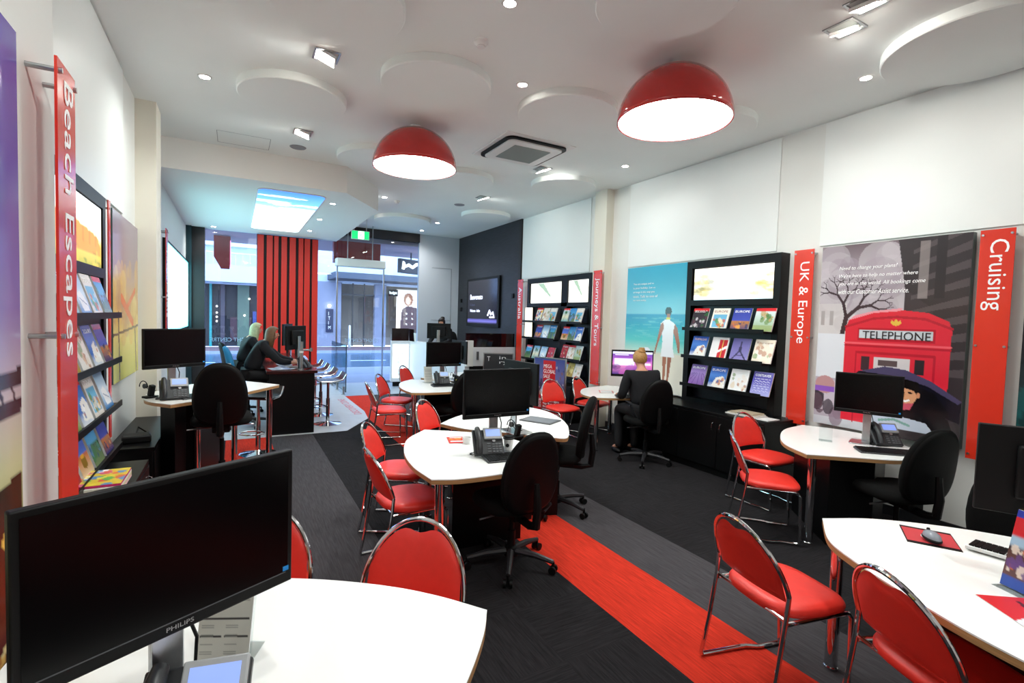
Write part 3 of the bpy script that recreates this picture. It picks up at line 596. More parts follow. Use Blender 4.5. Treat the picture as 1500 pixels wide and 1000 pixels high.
# low cupboards under the racks
def cupboard(lab, x0, x1, y0, y1, top, face, doors):
    t = thing('cupboard', lab, 'cupboard', (0, 0, 0), 0, 'low black cupboards under the racks')
    MB().box(x0, x1, y0, y1, .08, top-.03).build('body', BLK, t, .002); MB().box(min(x0+.03, x1), x1-.03, y0+.02, y1-.02, 0, .08).build('plinth', BLKM, t)
    a, b = (x0-.015, x1) if face < 0 else (x0, x1+.015)
    MB().box(a, b, y0-.005, y1+.005, top-.03, top).build('top', BLK, t, .002)
    fx = x0 if face < 0 else x1; n = doors; w = (y1-y0)/n
    for i in range(n):
        ya, yb = y0+i*w+.003, y0+(i+1)*w-.003; p, q = sorted((fx, fx+.018*face))
        d = MB().box(p, q, ya, yb, .09, top-.035).build('door', BLK, t, .002)
        hy = yb-.05 if i % 2 == 0 else ya+.05; X = fx+.018*face
        MB().tube([(X, hy, top-.20), (X+.022*face, hy, top-.19), (X+.028*face, hy, top-.155), (X+.022*face, hy, top-.12), (X, hy, top-.11)], .005, 8).build('handle', CHR, d)
    return t
cupboard('low black cupboard under the UK & Europe rack on the right wall', 4.79, 5.345, 3.22, 4.92, .72, -1, 3)
cupboard('low black cupboard under the far two-column rack', 4.88, 5.345, 6.75, 8.66, .62, -1, 4)
cupboard('low black cupboard under the left wall rack', -.885, -.56, 2.75, 4.42, .62, 1, 3)
cupboard('low black cupboard beyond the left rack, next to the cream column', -.885, -.58, 4.9, 6.3, .60, 1, 2)

# ================================================================ TABLES
def smooth(pts, corners, n=6):
    """closed outline through pts; listed indices stay sharp"""
    N = len(pts); out = []
    for i in range(N):
        p1, p2 = Vector(pts[i]), Vector(pts[(i+1) % N])
        p0 = Vector(pts[(i-1) % N]) if i not in corners else p1*2-p2
        p3 = Vector(pts[(i+2) % N]) if (i+1) % N not in corners else p2*2-p1
        for k in range(n):
            t = k/n; out.append(.5*((2*p1)+(p2-p0)*t+(2*p0-5*p1+4*p2-p3)*t*t+(3*p1-p0-3*p2+p3)*t**3))
    return [(p.x, p.y) for p in out]
def table(lab, pts, corners, z, legs, ped, grp='white workstation tables', off=(0, 0)):
    t = thing('table', lab, 'table', (off[0], off[1], 0), 0, grp); O = smooth(pts, corners)
    MB().prism(O, z-.032, z-.002).build('edge_band', PLY, t)
    c = (sum(p[0] for p in O)/len(O), sum(p[1] for p in O)/len(O)); I = [(c[0]+(p[0]-c[0])*1.0012, c[1]+(p[1]-c[1])*1.0012) for p in O]
    MB().prism(I, z-.006, z).build('table_top', WHT, t)
    for x, y in legs: MB().lathe([(.034, 0), (.034, .01), (.030, .015), (.030, z-.045), (.045, z-.04), (.045, z-.032)], 24, (x, y, 0)).build('leg', CHR, t)
    for i, pp in enumerate(ped): MB().prism(pp, .0, z-.033).build('pedestal' if i == 0 else 'modesty_panel', BLK, t, .003)
    return t
T1 = [(1.05, 2.857), (1.237, 2.795), (1.637, 2.79), (1.90, 2.84), (2.02, 2.93), (2.06, 3.1), (2.05, 3.35), (1.99, 3.62), (1.855, 3.87), (1.455, 4.162), (1.215, 3.88), (1.075, 3.5), (1.03, 3.15)]
P1 = [(1.40, 3.36), (1.60, 3.62), (1.95, 3.55), (1.97, 3.33), (1.8, 3.36)]
T1b = [(1.675, 4.351), (1.875, 4.548), (2.079, 4.697), (2.4, 4.87), (2.8, 4.98), (2.93, 4.75), (2.96, 4.5), (2.89, 4.17), (2.77, 3.88), (2.65, 3.68), (2.532, 3.515), (2.43, 3.43), (2.30, 3.55), (1.97, 3.90), (1.805, 4.055)]
for k, off, la, lb in ((0, (0, 0), 'white table with rounded customer end in the middle foreground, two red chairs at its left', 'second white table tucked behind the middle foreground table, under a coffee-coloured stack of phones'),
                       (1, (.95, 3.4), 'white rounded table farther back, before the reception counter', 'small-looking white table farthest back, beside the glowing reception panel')):
    if k == 0: lb = 'white table directly behind the middle foreground table, its rounded end by the black swivel chair'
    table(la, T1, {0, 9}, .73, [(1.12, 2.90), (1.46, 4.06)], [P1], off=off)
    table(lb, T1b, {0, 4}, .73, [(1.80, 4.37), (2.75, 4.88)], [[(1.95, 4.1), (2.3, 4.0), (2.62, 3.8), (2.5, 3.6), (2.3, 3.68)]], off=off)
table('white table at the bottom left under the large near monitor', [(.753, 1.482), (.632, 1.639), (.477, 1.79), (.24, 1.955), (-.05, 2.09), (-.40, 2.17), (-.54, 1.9), (-.56, 1.3), (-.56, .85), (-.4, .62), (-.15, .6), (.12, .78), (.36, 1.0), (.553, 1.2), (.684, 1.365)], {0, 5}, .73, [(.66, 1.47), (-.38, 2.05)], [[(-.5, .9), (-.1, .9), (-.1, 1.5), (-.5, 1.5)]])
table('white table at the bottom right with mouse and flyer on it', [(2.684, 1.454), (2.443, 1.29), (2.327, 1.124), (2.22, .90), (2.12, .62), (2.06, .24), (2.45, .05), (3.0, -.08), (3.45, .02), (3.58, .25), (3.52, .5), (3.38, .8), (3.197, 1.084), (2.943, 1.325)], {0, 5}, .73, [(2.66, 1.36), (2.2, .33)], [[(2.75, .5), (3.1, .1), (3.45, .3), (3.05, .9), (2.95, 1.1), (2.8, 1.0)]])
table('white table against the right wall under the telephone poster', [(3.92, 2.27), (4.08, 2.55), (4.34, 2.76), (4.68, 2.93), (5.06, 2.99), (5.2, 2.7), (5.2, 2.38), (5.08, 2.12), (4.85, 1.93), (4.64, 1.84), (4.424, 1.88), (4.2, 2.05)], {0, 4}, .73, [(4.02, 2.28), (4.98, 2.92)], [[(4.12, 2.2), (4.6, 2.78), (5.1, 2.7), (5.1, 2.3), (4.8, 2.12), (4.42, 2.02)]])
table('white table before the beach poster where a woman works at a purple screen', [(4.09, 5.147), (4.12, 5.42), (4.27, 5.68), (4.55, 5.93), (5.09, 6.08), (5.25, 5.7), (5.3, 5.2), (5.28, 4.98), (5.05, 4.93), (4.75, 4.93), (4.4, 5.0)], {0, 4}, .73, [(4.2, 5.22), (5.05, 5.95)], [[(4.45, 5.1), (4.75, 5.45), (5.1, 5.3), (5.2, 5.05)]])
table('raised white table at the left with a monitor, phone and headset charger', [(-.47, 5.02), (-.077, 5.36), (.2, 5.72), (.43, 6.05), (.24, 6.29), (.043, 6.53), (-.2, 6.5), (-.5, 6.2), (-.70, 5.75), (-.70, 5.4), (-.62, 5.2)], {0, 3, 5}, .92, [(.33, 6.02), (.0, 6.38), (-.3, 5.35)], [[(-.565, 5.25), (-.45, 5.15), (-.38, 5.3), (-.53, 5.45)], [(-.5, 5.5), (-.3, 5.5), (-.1, 6.2), (-.35, 6.2)]])

# ================================================================ RED CHAIRS
def red_chair():
    t = thing('visitor_chair', 'x', 'chair', (0, 0, 0), 0, 'red chrome visitor chairs'); r = .0105
    # seat, front is +y
    out = []
    for i in range(40):
        a = 2*PI*i/40; c, s = math.cos(a), math.sin(a); e = .55
        x = .225*abs(c)**e*(1 if c > 0 else -1); y = .215*abs(s)**e*(1 if s > 0 else -1)
        if s < 0: x *= 1-.16*(-s)
        out.append((x, y))
    m = MB(); N = 40; layers = [(.96, .425), (1.0, .435), (1.0, .455), (.96, .470), (.80, .477), (.4, .474)]
    vs = [(x*k, y*k, z-(.010*(y/.2) if z > .45 and y > 0 else 0)) for k, z in layers for x, y in out]; n0 = len(vs); vs += [(0, 0, .472), (0, 0, .425)]
    fs = [(l*N+i, l*N+(i+1) % N, (l+1)*N+(i+1) % N, (l+1)*N+i) for l in range(len(layers)-1) for i in range(N)]
    fs += [((len(layers)-1)*N+i, (len(layers)-1)*N+(i+1) % N, n0) for i in range(N)]+[((i+1) % N, i, n0+1) for i in range(N)]
    m.add(vs, fs).build('seat', RED, t, ang=60)
    # backrest pad on the arch plane: P(x, q) q = height along the arch
    def A(x, q, d=0):   # arch plane leans back; slight curve in plan
        return V(x, -.195-.30*(q)-.03*(1-(x/.225)**2)+d, .545+q*.92)
    def arch(a): return .222*math.cos(a), .305*math.sin(a)**.9 if math.sin(a) > 0 else 0
    G = []; nx, ny = 18, 12; H = MB(); vs = []
    for j in range(ny+1):
        for i in range(nx+1):
            u = -1+2*i/nx; v = j/ny
            x = .205*u*(1-.02*v); top = .285*math.sqrt(max(0, 1-(u*.94)**2))-.038*math.exp(-((u)/.26)**2)
            bot = -.035+.0*u*u
            q = bot+(top-bot)*v; q = max(q, bot+.001*j); vs.append((x, q, math.sqrt(max(0, (1-u**4)))*math.sqrt(max(0, 1-(2*v-1)**4))))
    pts = [A(x, q, .013*b) for x, q, b in vs]+[A(x, q, -.013*b) for x, q, b in vs]; M_ = len(vs)
    fs = []
    for j in range(ny):
        for i in range(nx):
            a = j*(nx+1)+i; fs += [(a, a+1, a+nx+2, a+nx+1), (M_+a, M_+a+nx+1, M_+a+nx+2, M_+a+1)]
    for i in range(nx): fs += [(i, M_+i, M_+i+1, i+1), (ny*(nx+1)+i+1, M_+ny*(nx+1)+i+1, M_+ny*(nx+1)+i, ny*(nx+1)+i)]
    for j in range(ny): a, b = j*(nx+1), (j+1)*(nx+1); fs += [(a, b, M_+b, M_+a), (a+nx, M_+a+nx, M_+b+nx, b+nx)]
    H.add(pts, fs).build('backrest', RED, t, ang=70)
    P = [A(.222*math.cos(a), max(0, .305*math.sin(a)), 0) for a in [PI*i/28 for i in range(29)]]
    MB().tube(P, r, 10).build('back_frame', CHR, t)
    for s in (-1, 1):
        MB().tube([A(.222*s, 0, 0), (.22*s, -.205, .44), (.222*s, -.24, .2), (.225*s, -.275, .025), (.223*s, -.272, .012)], r, 10).build('leg', CHR, t)
        MB().tube([(.225*s, -.272, .012), (.222*s, -.0, .012), (.20*s, .06, .012), (.20*s, .20, .012)], r, 10).build('floor_rail', CHR, t)
        MB().tube([(.20*s, .20, .012), (.20*s, .205, .03), (.205*s, .19, .39), (.205*s, .17, .415), (.21*s, .14, .42), (.215*s, -.20, .42)], r, 10).build('leg', CHR, t)
    MB().tube([(-.22, -.20, .436), (.22, -.20, .436)], .008, 8).build('crossbar', CHR, t); MB().tube([(-.205, .17, .41), (.205, .17, .41)], .008, 8).build('crossbar', CHR, t)
    return t
ch0 = None
for x, y, hd, lab in [(2.35, 1.44, -12, 'red chair standing clear of the bottom right table with its whole seat in view'), (2.40, .80, -22, 'nearest red chair at the bottom right table, cut by the bottom edge'),
                      (4.555, 3.02, -92, 'red chair between the low black cupboard and the right wall table'), (3.90, 2.56, -46, 'red chair at the left corner of the right wall table'),
                      (1.08, 3.37, 4, 'red chair nearer the camera of the pair left of the middle table'), (1.21, 4.02, -30, 'red chair behind the nearest one at the left of the middle table'),
                      (1.95, 4.88, -49, 'red chair seen from behind between the two middle tables'),
                      (1.83, 6.68, -4, 'leftmost red chair at the farther-back table, on the red carpet stripe'), (2.14, 7.38, -35, 'red chair behind the leftmost one at the farther-back table'), (2.82, 8.50, -48, 'farthest red chair, beside the glowing reception panel'),
                      (4.17, 5.97, -84, 'red chair beside the MEGA sale poster stand'), (4.88, 6.17, -66, 'red chair between the Journeys & Tours sign and the woman\'s table'),
                      (.54, 1.83, -126, 'red chair at the bottom centre, its back rising behind the near table'), (.02, 2.20, -110, 'red chair half hidden behind the large near monitor')]:
    if ch0 is None:
        ch0 = red_chair(); ch0['label'] = lab; ch0.location = (x, y, 0); ch0.rotation_euler = (0, 0, math.radians(hd-90))
    else: dup(ch0, (x, y, 0), hd-90, lab)

# ================================================================ OFFICE CHAIRS
def office_chair():
    t = thing('swivel_chair', 'x', 'chair', (0, 0, 0), 0, 'black swivel office chairs')
    N = 36
    def outl(a, b, e, sh=0):
        o = []
        for i in range(N):
            q = 2*PI*i/N; c, s = math.cos(q), math.sin(q); o.append((a*abs(c)**e*(1 if c > 0 else -1), b*abs(s)**e*(1 if s > 0 else -1)))
        return o
    def pad(layers, P, name, m_):
        vs = [P(x*k, y*k, h) for k, h in layers for x, y in P.o]; L = len(layers)
        fs = [(l*N+i, l*N+(i+1) % N, (l+1)*N+(i+1) % N, (l+1)*N+i) for l in range(L-1) for i in range(N)]+[tuple(range(N))[::-1], tuple((L-1)*N+i for i in range(N))]
        return MB().add(vs, fs).build(name, m_, t, ang=60)
    def PS(x, y, h): return (x, y+.02, .45+h-.25*max(0, y-.12)*max(0, y-.12)*4)
    PS.o = outl(.245, .235, .6); pad([(.93, -.025), (1, -.01), (1, .02), (.94, .045), (.8, .052)], PS, 'seat', FAB)
    # backrest: tall arch, widest low, rounded
    def bo():
        o = []
        for i in range(N):
            q = 2*PI*i/N; c, s = math.cos(q), math.sin(q)
            w = .215 if s < 0 else .215*(1-.12*s)
            e = .55 if s < 0 else .8
            o.append((w*abs(c)**e*(1 if c > 0 else -1), (.25 if s < 0 else .31)*abs(s)**.85*(1 if s > 0 else -1)))
        return o
    def PB(x, y, h):
        return (x, -.245+h+.35*x*x*1.6-.12*y-.25*(y+.05)**2*(-1 if y < 0 else 1), .69+y)
    PB.o = bo(); pad([(.9, -.02), (.97, -.015), (1, 0), (1, .015), (.95, .035), (.8, .048), (.5, .055)], PB, 'backrest', FAB)
    pad([(.85, -.034), (.93, -.030), (.975, -.016)], PB, 'back_shell', BLKM)
    MB().tube([(0, -.30, .66), (0, -.315, .5), (0, -.30, .38), (0, -.22, .36), (0, 0, .37)], [.02, .028, .03, .028, .03], 8).build('back_bracket', BLKM, t)
    MB().box(-.07, .07, -.15, .12, .36, .42).build('mechanism', BLKM, t, .01)
    MB().tube([(.05, .05, .39), (.26, .06, .385)], .007, 8).build('lever', STEEL, t); MB().tube([(-.05, -.02, .39), (-.27, -.03, .38)], .007, 8).build('lever', STEEL, t)
    MB().lathe([(.028, .12), (.028, .25), (.018, .25), (.018, .37)], 16).build('gas_column', BLKM, t)
    MB().lathe([(.0, .07), (.05, .07), (.045, .13), (.03, .14), (0, .14)], 20).build('hub', BLKM, t)
    for i in range(5):
        a = 2*PI*i/5+.35; c, s = math.cos(a), math.sin(a)
        l = MB().tube([(c*.03, s*.03, .105), (c*.18, s*.18, .10), (c*.31, s*.31, .078)], [.026, .022, .016], 8).build('leg', mat('dark star base', '2b2a2d', .35), t)
        w = MB().tube([(c*.31-s*.012, s*.31+c*.012, .027), (c*.31-s*.03, s*.31+c*.03, .027)], .026, 14).tube([(c*.31+s*.012, s*.31-c*.012, .027), (c*.31+s*.03, s*.31-c*.03, .027)], .026, 14).tube([(c*.31, s*.31, .02), (c*.31, s*.31, .08)], .010, 8)
        w.build('caster', BLKM, l)
    return t
oc0 = None
for x, y, hd, z, lab in [(1.70, 3.00, 92, 0, 'black swivel chair in the middle foreground, back to the camera, casters beside the red stripe'), (2.57, 3.73, 142, .05, 'black swivel chair seen side-on, right of the middle table'),
                         (4.45, 4.56, 75, .06, 'black swivel chair the woman with a blond bun sits in'), (2.68, 6.40, 100, 0, 'black swivel chair at the farther-back table, mostly behind the middle monitor'),
                         (4.42, 1.86, 71, .04, 'black swivel chair at the right wall table, before the telephone poster'), (3.60, .95, 200, 0, 'black swivel chair half hidden behind the bottom right monitor'),
                         (-.10, 5.25, 88, .27, 'black high swivel chair at the raised left table'), (.18, 8.40, 0, .20, 'high swivel chair of the long-haired woman at the left desk'), (.10, 9.45, 10, .2, 'high swivel chair of the blond person farther along the left desk'),
                         (4.50, 11.54, 215, .36, 'black swivel chair behind the reception counter')]:
    if oc0 is None:
        oc0 = office_chair(); oc0['label'] = lab; oc0.location = (x, y, z); oc0.rotation_euler = (0, 0, math.radians(hd-90)); c = oc0
    else:
        c = dup(oc0, (x, y, 0), hd-90, lab)
        if z:
            tall = {'seat', 'backrest', 'back_shell', 'back_bracket', 'mechanism', 'lever'}
            for k in c.children:
                b = k.name.split('.')[0]
                if b in tall: k.location.z = z
                if b == 'gas_column': k.scale.z = (.37+z)/.37*1.0; k.location.z = -.12*((.37+z)/.37-1)
GLOWF = mat('black fabric with painted cyan glow', '1478a8', .8, noise=.1, scale=200, bump=.1)  # black chair back; cyan glow of the map light box painted into its colour
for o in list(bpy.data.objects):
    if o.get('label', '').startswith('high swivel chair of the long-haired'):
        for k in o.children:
            if k.name.split('.')[0] in ('backrest', 'back_shell'): k.data = k.data.copy(); k.data.materials[0] = GLOWF
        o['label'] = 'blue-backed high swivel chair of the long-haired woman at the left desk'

# ================================================================ MONITORS, PHONES, KEYBOARDS
def monitor():
    """screen faces -y; origin on the desk below the screen centre"""
    t = thing('monitor', 'x', 'monitor', (0, 0, 0), 0, 'black desktop monitors'); w, h, b = .55, .355, .265
    MB().box(-w/2, w/2, -.012, .012, b, b+h).build('casing', BLKM, t, .004)
    MB().box(-.16, .16, .012, .04, b+.07, b+h-.07).build('back_bulge', BLKM, t, .01)
    MB().box(-w/2+.014, w/2-.014, -.0135, -.012, b+.032, b+h-.014).build('screen', SCR, t)
    MB().box(-w/2+.02, w/2-.02, -.0145, -.013, b+.029, b+.031).build('trim_line', GREY, t)
    text('PHILIPS', (-.028, -.0125, b+.011), (1, 0, 0), (0, 0, 1), .056, .010, STEEL, t, name='logo', depth=.001)
    MB().box(w/2-.028, w/2-.012, -.0145, -.013, b+.034, b+.046).build('sticker', mat('blue sticker', '1a8ad8', .4), t)
    MB().box(-.035, .035, .045, .062, .008, b+.2).build('stand_column', STEEL, t, .004)
    MB().tube([(0, .0, b+.17), (0, .055, b+.17)], .03, 12).build('tilt_hinge', BLKM, t)
    MB().prism(rrect(-.13, -.07, .13, .13, .03), 0, .010).build('stand_foot', STEEL, t, .002)
    MB().tube([(.03, .03, b+.02), (.05, .02, b-.05), (.06, .05, b-.15), (.02, .1, .03), (.0, .12, .012)], .004, 6).build('cable', BLKM, t)
    return t
mn0 = None
def place_mon(x, y, z, rot, lab):
    global mn0
    if mn0 is None:
        mn0 = monitor(); mn0['label'] = lab; mn0.location = (x, y, z); mn0.rotation_euler = (0, 0, math.radians(rot)); return mn0
    return dup(mn0, (x, y, z), rot, lab)
place_mon(-.11, 1.315, .735, math.degrees(math.atan2(.24, .44)), 'largest black monitor, at the bottom left, showing its dark screen')
place_mon(1.69, 3.25, .73, 1, 'black monitor on the middle foreground table')
place_mon(2.68, 6.89, .73, 3, 'black monitor on the farther-back table before the reception counter')
place_mon(-.475, 5.465, .92, math.degrees(math.atan2(.31, .43)), 'black monitor on the raised left table')
mm = place_mon(4.77, 2.27, .73, -70, 'black monitor before the man on the telephone poster')
mm.scale = (.88, 1, .98)
place_mon(2.20, 3.80, .73, 92, 'black monitor seen obliquely just right of the middle monitor')
place_mon(2.82, .62, .73, 118, 'black monitor seen from behind at the right edge of the view')
mp = place_mon(4.64, 5.06, .73, -33, 'monitor with a purple lit screen in front of the woman with the bun')
place_mon(.80, 8.15, .9, -125, 'black monitor seen from behind on the left desk, near the silver pole')
place_mon(.78, 9.3, .9, -110, 'black monitor farther along the left desk')
place_mon(4.14, 11.0, .945, 150, 'monitor on the reception counter hiding the face of the receptionist')
place_mon(3.12, 7.35, .73, 92, 'black monitor on the farthest table, seen obliquely')
# purple screen
cv = Cv(60, 36).grad([(0, '4a3a8a'), (.3, '8a4aa8'), (.6, 'c878b0'), (1, '3a2a70')]); cv.rect(0, 0, 1, .1, 'c8c8e8').rect(.06, .12, .4, .17, 'e8e8f8').rect(.05, .3, .55, .62, 'd8c8e8').rect(.6, .25, .95, .4, '6a2a8a').rect(.6, .5, .95, .58, 'e8e0f0').blot(10, 0, .6, 1, 1, .15, ['7a3a9a', '2a1a5a', 'b85aa0'], .5)
picture('web_page', cv, (-.26, -.0150, .298), (1, 0, 0), (0, 0, 1), .52, .30, mp, .5)

def phone():
    """keypad faces -y"""
    t = thing('desk_phone', 'x', 'phone', (0, 0, 0), 0, 'grey desk phones')
    M = Matrix.Rotation(math.radians(48), 4, 'X')
    MB().box(-.10, .12, 0, .20, 0, .028, M).build('body', DGREY, t, .006); MB().box(-.07, .09, .10, .125, 0, .11).build('foot', DGREY, t, .004)
    MB().box(-.02, .115, .115, .205, .028, .046, M).build('display_housing', mat('silver plastic', 'a8aaac', .35), t, .004)
    MB().box(-.005, .10, .135, .19, .046, .0475, M).build('display', emis('phone display', '7a90d8', .5), t)
    k = MB()
    for i in range(3):
        for j in range(4): k.box(.035+i*.024, .053+i*.024, .015+j*.019, .028+j*.019, .028, .033, M)
    for j in range(4): k.box(.0, .022, .018+j*.02, .028+j*.02, .028, .032, M)
    k.build('keypad', GREY, t)
    MB().tube([M @ V(.05, .105, .028), M @ V(.05, .105, .036)], .012, 14).build('dial_ring', STEEL, t)
    MB().tube([M @ V(-.065, .0, .045), M @ V(-.065, .03, .06), M @ V(-.065, .10, .066), M @ V(-.065, .17, .06), M @ V(-.065, .20, .045)], [.018, .022, .018, .022, .018], 12).build('handset', DGREY, t)
    cc = []
    for i in range(60):
        s = i/59; b = V(-.065-.06*math.sin(s*PI), -.01+.06*s, .01+.012*s); cc.append(b+V(.005*math.cos(i*1.6), 0, .005*math.sin(i*1.6)))
    MB().tube(cc, .002, 5).build('coiled_cord', BLKM, t)
    return t
ph0 = None
for x, y, z, rot, lab in [(-.10, 1.215, .735, -12, 'desk phone with a lit display under the large near monitor'), (1.585, 3.17, .735, -14, 'grey desk phone on the middle foreground table'), (2.62, 6.79, .735, -8, 'grey desk phone on the farther-back table'),
                          (-.47, 5.25, .92, 8, 'grey desk phone on the raised left table'), (4.86, 2.14, .73, -35, 'dark desk phone on the right wall table')]:
    if ph0 is None: ph0 = phone(); ph0['label'] = lab; ph0.location = (x, y, z); ph0.rotation_euler = (0, 0, math.radians(rot))
    else: dup(ph0, (x, y, z), rot, lab)
def keyboard():
    t = thing('keyboard', 'x', 'keyboard', (0, 0, 0), 0, 'black keyboards')
    M = Matrix.Rotation(math.radians(5), 4, 'X')
    MB().box(-.22, .22, -.075, .075, .002, .018, M).build('base', mat('keyboard rim', '3a3b3e', .4), t, .004)
    k = MB()
    for j in range(6):
        for i in range(21):
            if j == 0 and 4 <= i <= 8: continue
            x = -.213+i*.02+(.003 if i > 14 else 0); k.box(x+.0015, x+.0185, -.068+j*.023, -.049+j*.023, .018, .024, M)
    k.box(-.128, -.032, -.068, -.049, .018, .024, M); k.build('keys', BLKM, t); return t
kb0 = None
for x, y, z, rot, lab in [(1.74, 3.07, .73, -6, 'black keyboard on the middle foreground table'), (2.66, 6.70, .73, -2, 'black keyboard on the farther-back table'), (4.60, 2.02, .73, -42, 'black keyboard on the right wall table'), (3.02, .745, .73, 98, 'keyboard with a pale rim on the bottom right table'),
                          (-.24, 5.40, .92, 30, 'black keyboard on the raised left table'), (4.60, 4.99, .73, -30, 'black keyboard in front of the purple screen')]:
    if kb0 is None: kb0 = keyboard(); kb0['label'] = lab; kb0.location = (x, y, z); kb0.rotation_euler = (0, 0, math.radians(rot)); k = kb0
    else: k = dup(kb0, (x, y, z), rot, lab)
    if 'pale rim' in lab:
        for c_ in k.children:
            if c_.name.startswith('base'): c_.data = c_.data.copy(); c_.data.materials[0] = WPL

# ================================================================ SMALL THINGS ON TABLES
def flyer(lab, cv, x, y, z, rot, w, h, cat='flyer'):
    t = thing('flyer', lab, cat, (x, y, z), rot); MB().box(0, w, 0, h, 0, .002).build('paper', WPL, t); picture('print', cv, (0, 0, .0025), (1, 0, 0), (0, 1, 0), w, h, t); return t
cv = Cv(50, 36, 'd8202a'); cv.rect(.2, .08, .95, .35, '8a4050').blot(14, .25, .1, .9, .33, .06, ['2a3a8a', 'f0e0d0', '3a2a20', 'd0b040']).line([(.1, .5), (.4, .62), (.9, .5)], .03, '4a1018').poly([(.35, .8), (1, .6), (1, 1), (.4, 1)], 'e8e8f0').line([(.1, .2), (.16, .22)], .015, 'ffffff')
flyer('red flyer with photos lying at the right edge of the bottom right table', cv, 2.452, .76, .731, -124.5, .42, .24)
cv = Cv(24, 30, 'd8302a'); cv.blot(6, .1, .3, .9, .6, .15, ['f0a030', 'e85030']).rect(.1, .65, .9, .78, 'ffffff').rect(.15, .1, .8, .2, 'ffffff')
flyer('small red and orange leaflet on the middle foreground table', cv, 1.47, 3.62, .731, -15, .15, .21)
cv = Cv(24, 30, 'f0eeee'); cv.line([(.05, .05), (.95, .05), (.95, .95), (.05, .95), (.05, .05)], .04, 'd86a6a').rect(.2, .3, .8, .36, 'b0b0b0').rect(.2, .45, .8, .5, 'b0b0b0')
flyer('white form with a red border on the table of the woman with the bun', cv, 4.42, 5.45, .731, -35, .21, .28)
t = thing('tissue_ball', 'crumpled white cup on its side beside the red leaflet', 'cup', (1.63, 3.55, .73)); bpy.data.objects.remove(t)
tag(MB().lathe([(.028, 0), (.036, .05), (.034, .05), (.027, .004), (0, .004)], 20, (1.60, 3.58, .73)).build('small_cup', WPL), 'small white cup beside the red leaflet on the middle foreground table', 'cup')
# coffee cup
t = thing('coffee_cup', 'white takeaway coffee cup with a black lid beside the middle keyboard', 'cup', (1.80, 3.26, .73))
MB().lathe([(.028, 0), (.040, .095), (0, .095)], 28).build('cup', WPL, t); MB().lathe([(.042, .093), (.043, .102), (.038, .106), (.037, .115), (0, .115)], 28).build('lid', BLKM, t)
MB().tube([(-.025, -.0275, .05), (-.026, -.0315, .05)], .014, 16).build('round_logo', BLKM, t)
# headset on stand
def headset(x, y, z, rot, lab):
    t = thing('headset_charger', lab, 'headset', (x, y, z), rot, 'headset chargers')
    MB().prism(rrect(-.055, -.04, .055, .04, .015), 0, .018).build('base', BLKM, t, .003); MB().box(-.022, .022, -.02, .02, .018, .12, Matrix.Rotation(.25, 4, 'X')).build('cradle', BLKM, t, .008)
    MB().tube([(-.05+.05*math.cos(a)*0+.0, .01+.055*math.cos(a), .10+.055*math.sin(a)) for a in [PI*i/12 for i in range(13)]], .004, 6).build('headband', BLKM, t)
    MB().tube([(-.012, .065, .10), (.008, .065, .10)], .022, 14).build('earpiece', DGREY, t)
    MB().tube([(0, .05, .09), (.0, .0, .06), (.01, -.06, .07)], .003, 6).build('microphone_boom', BLKM, t)
headset(-.66, 5.45, .92, 40, 'black headset charger at the left end of the raised table'); headset(2.06, 3.60, .73, 10, 'black headset on its cradle right of the coffee cup')
headset(2.92, 7.02, .73, 0, 'dark headset cradle behind the yellow bottle on the farther-back table'); headset(4.98, 2.24, .73, 60, 'headset cradle behind the phone on the right wall table')
# mouse + pad
t = thing('mouse_pad', 'red mouse pad with black edges on the bottom right table', 'mouse pad', (2.92, 1.087, .73), 31)
MB().box(-.115, .115, -.10, .10, 0, .003).build('mat', BLKM, t); MB().box(-.092, .092, -.096, .096, .003, .0035).build('print', mat('red print', 'c83a40', .5), t)
MB().tube([(.03*math.cos(a), .03*math.sin(a), .004) for a in [PI*1.7*i/16 for i in range(17)]], .003, 5).build('white_ring', LET, t)
t = thing('mouse', 'grey and black computer mouse on the red mouse pad', 'mouse', (2.875, 1.06, .734), -40)
MB().ball((0, 0, .008), .03, 20, (1, 1.75, .95)).build('body', mat('grey mouse shell', '8a8f98', .25), t); MB().ball((0, 0, .002), .033, 20, (1, 1.72, .45)).build('side_grip', BLKM, t); MB().tube([(-.004, .03, .033), (.004, .03, .033)], .008, 10).build('scroll_wheel', BLKM, t)
for o in (t,):
    for c_ in o.children: c_.location.z += .012
# acrylic brochure holder bottom right
def holder(lab, x, y, z, rot, w, h, cv, title=None):
    t = thing('acrylic_holder', lab, 'holder', (x, y, z), rot, 'clear acrylic holders'); L = math.radians(12); up = V(0, math.sin(L), math.cos(L))
    MB().box(0, w, -.04, .10, 0, .003).build('base_plate', ACR, t); MB().obox((0, .0, .003), (w, 0, 0), up*h*1.03, (0, .003, 0)).build('back_sheet', ACR, t)
    p = thing('leaflet', lab.replace('clear acrylic holder', 'leaflet standing in the clear acrylic holder'), 'leaflet', (x, y, z), rot)
    MB().obox((.004, -.006, .006), (w-.008, 0, 0), up*h, (0, .004, 0)).build('paper', WPL, p); picture('print', cv, (.004, -.007, .006), (1, 0, 0), up, w-.008, h, p)
    return p
cv = Cv(40, 60, 'c8202a').grad([(0, '2a3ab0'), (.09, '2a3ab0'), (.1, 'd8202a'), (.32, 'd8202a'), (.36, 'a8c8e0'), (.45, 'a8c8e0'), (.5, '5a3a30'), (.85, '6a4a4a'), (.87, '3a5ab0'), (1, '3a5ab0')]); cv.blot(30, 0, .5, 1, .86, .06, ['d8a890', '6a4a8a', '2a2a30', 'd86a40', 'f0e0d0'])
holder('clear acrylic holder at the right edge of the bottom right table', 2.655, .752, .73, -111, .23, .30, cv)
cv = Cv(60, 100, 'dcdbd2')
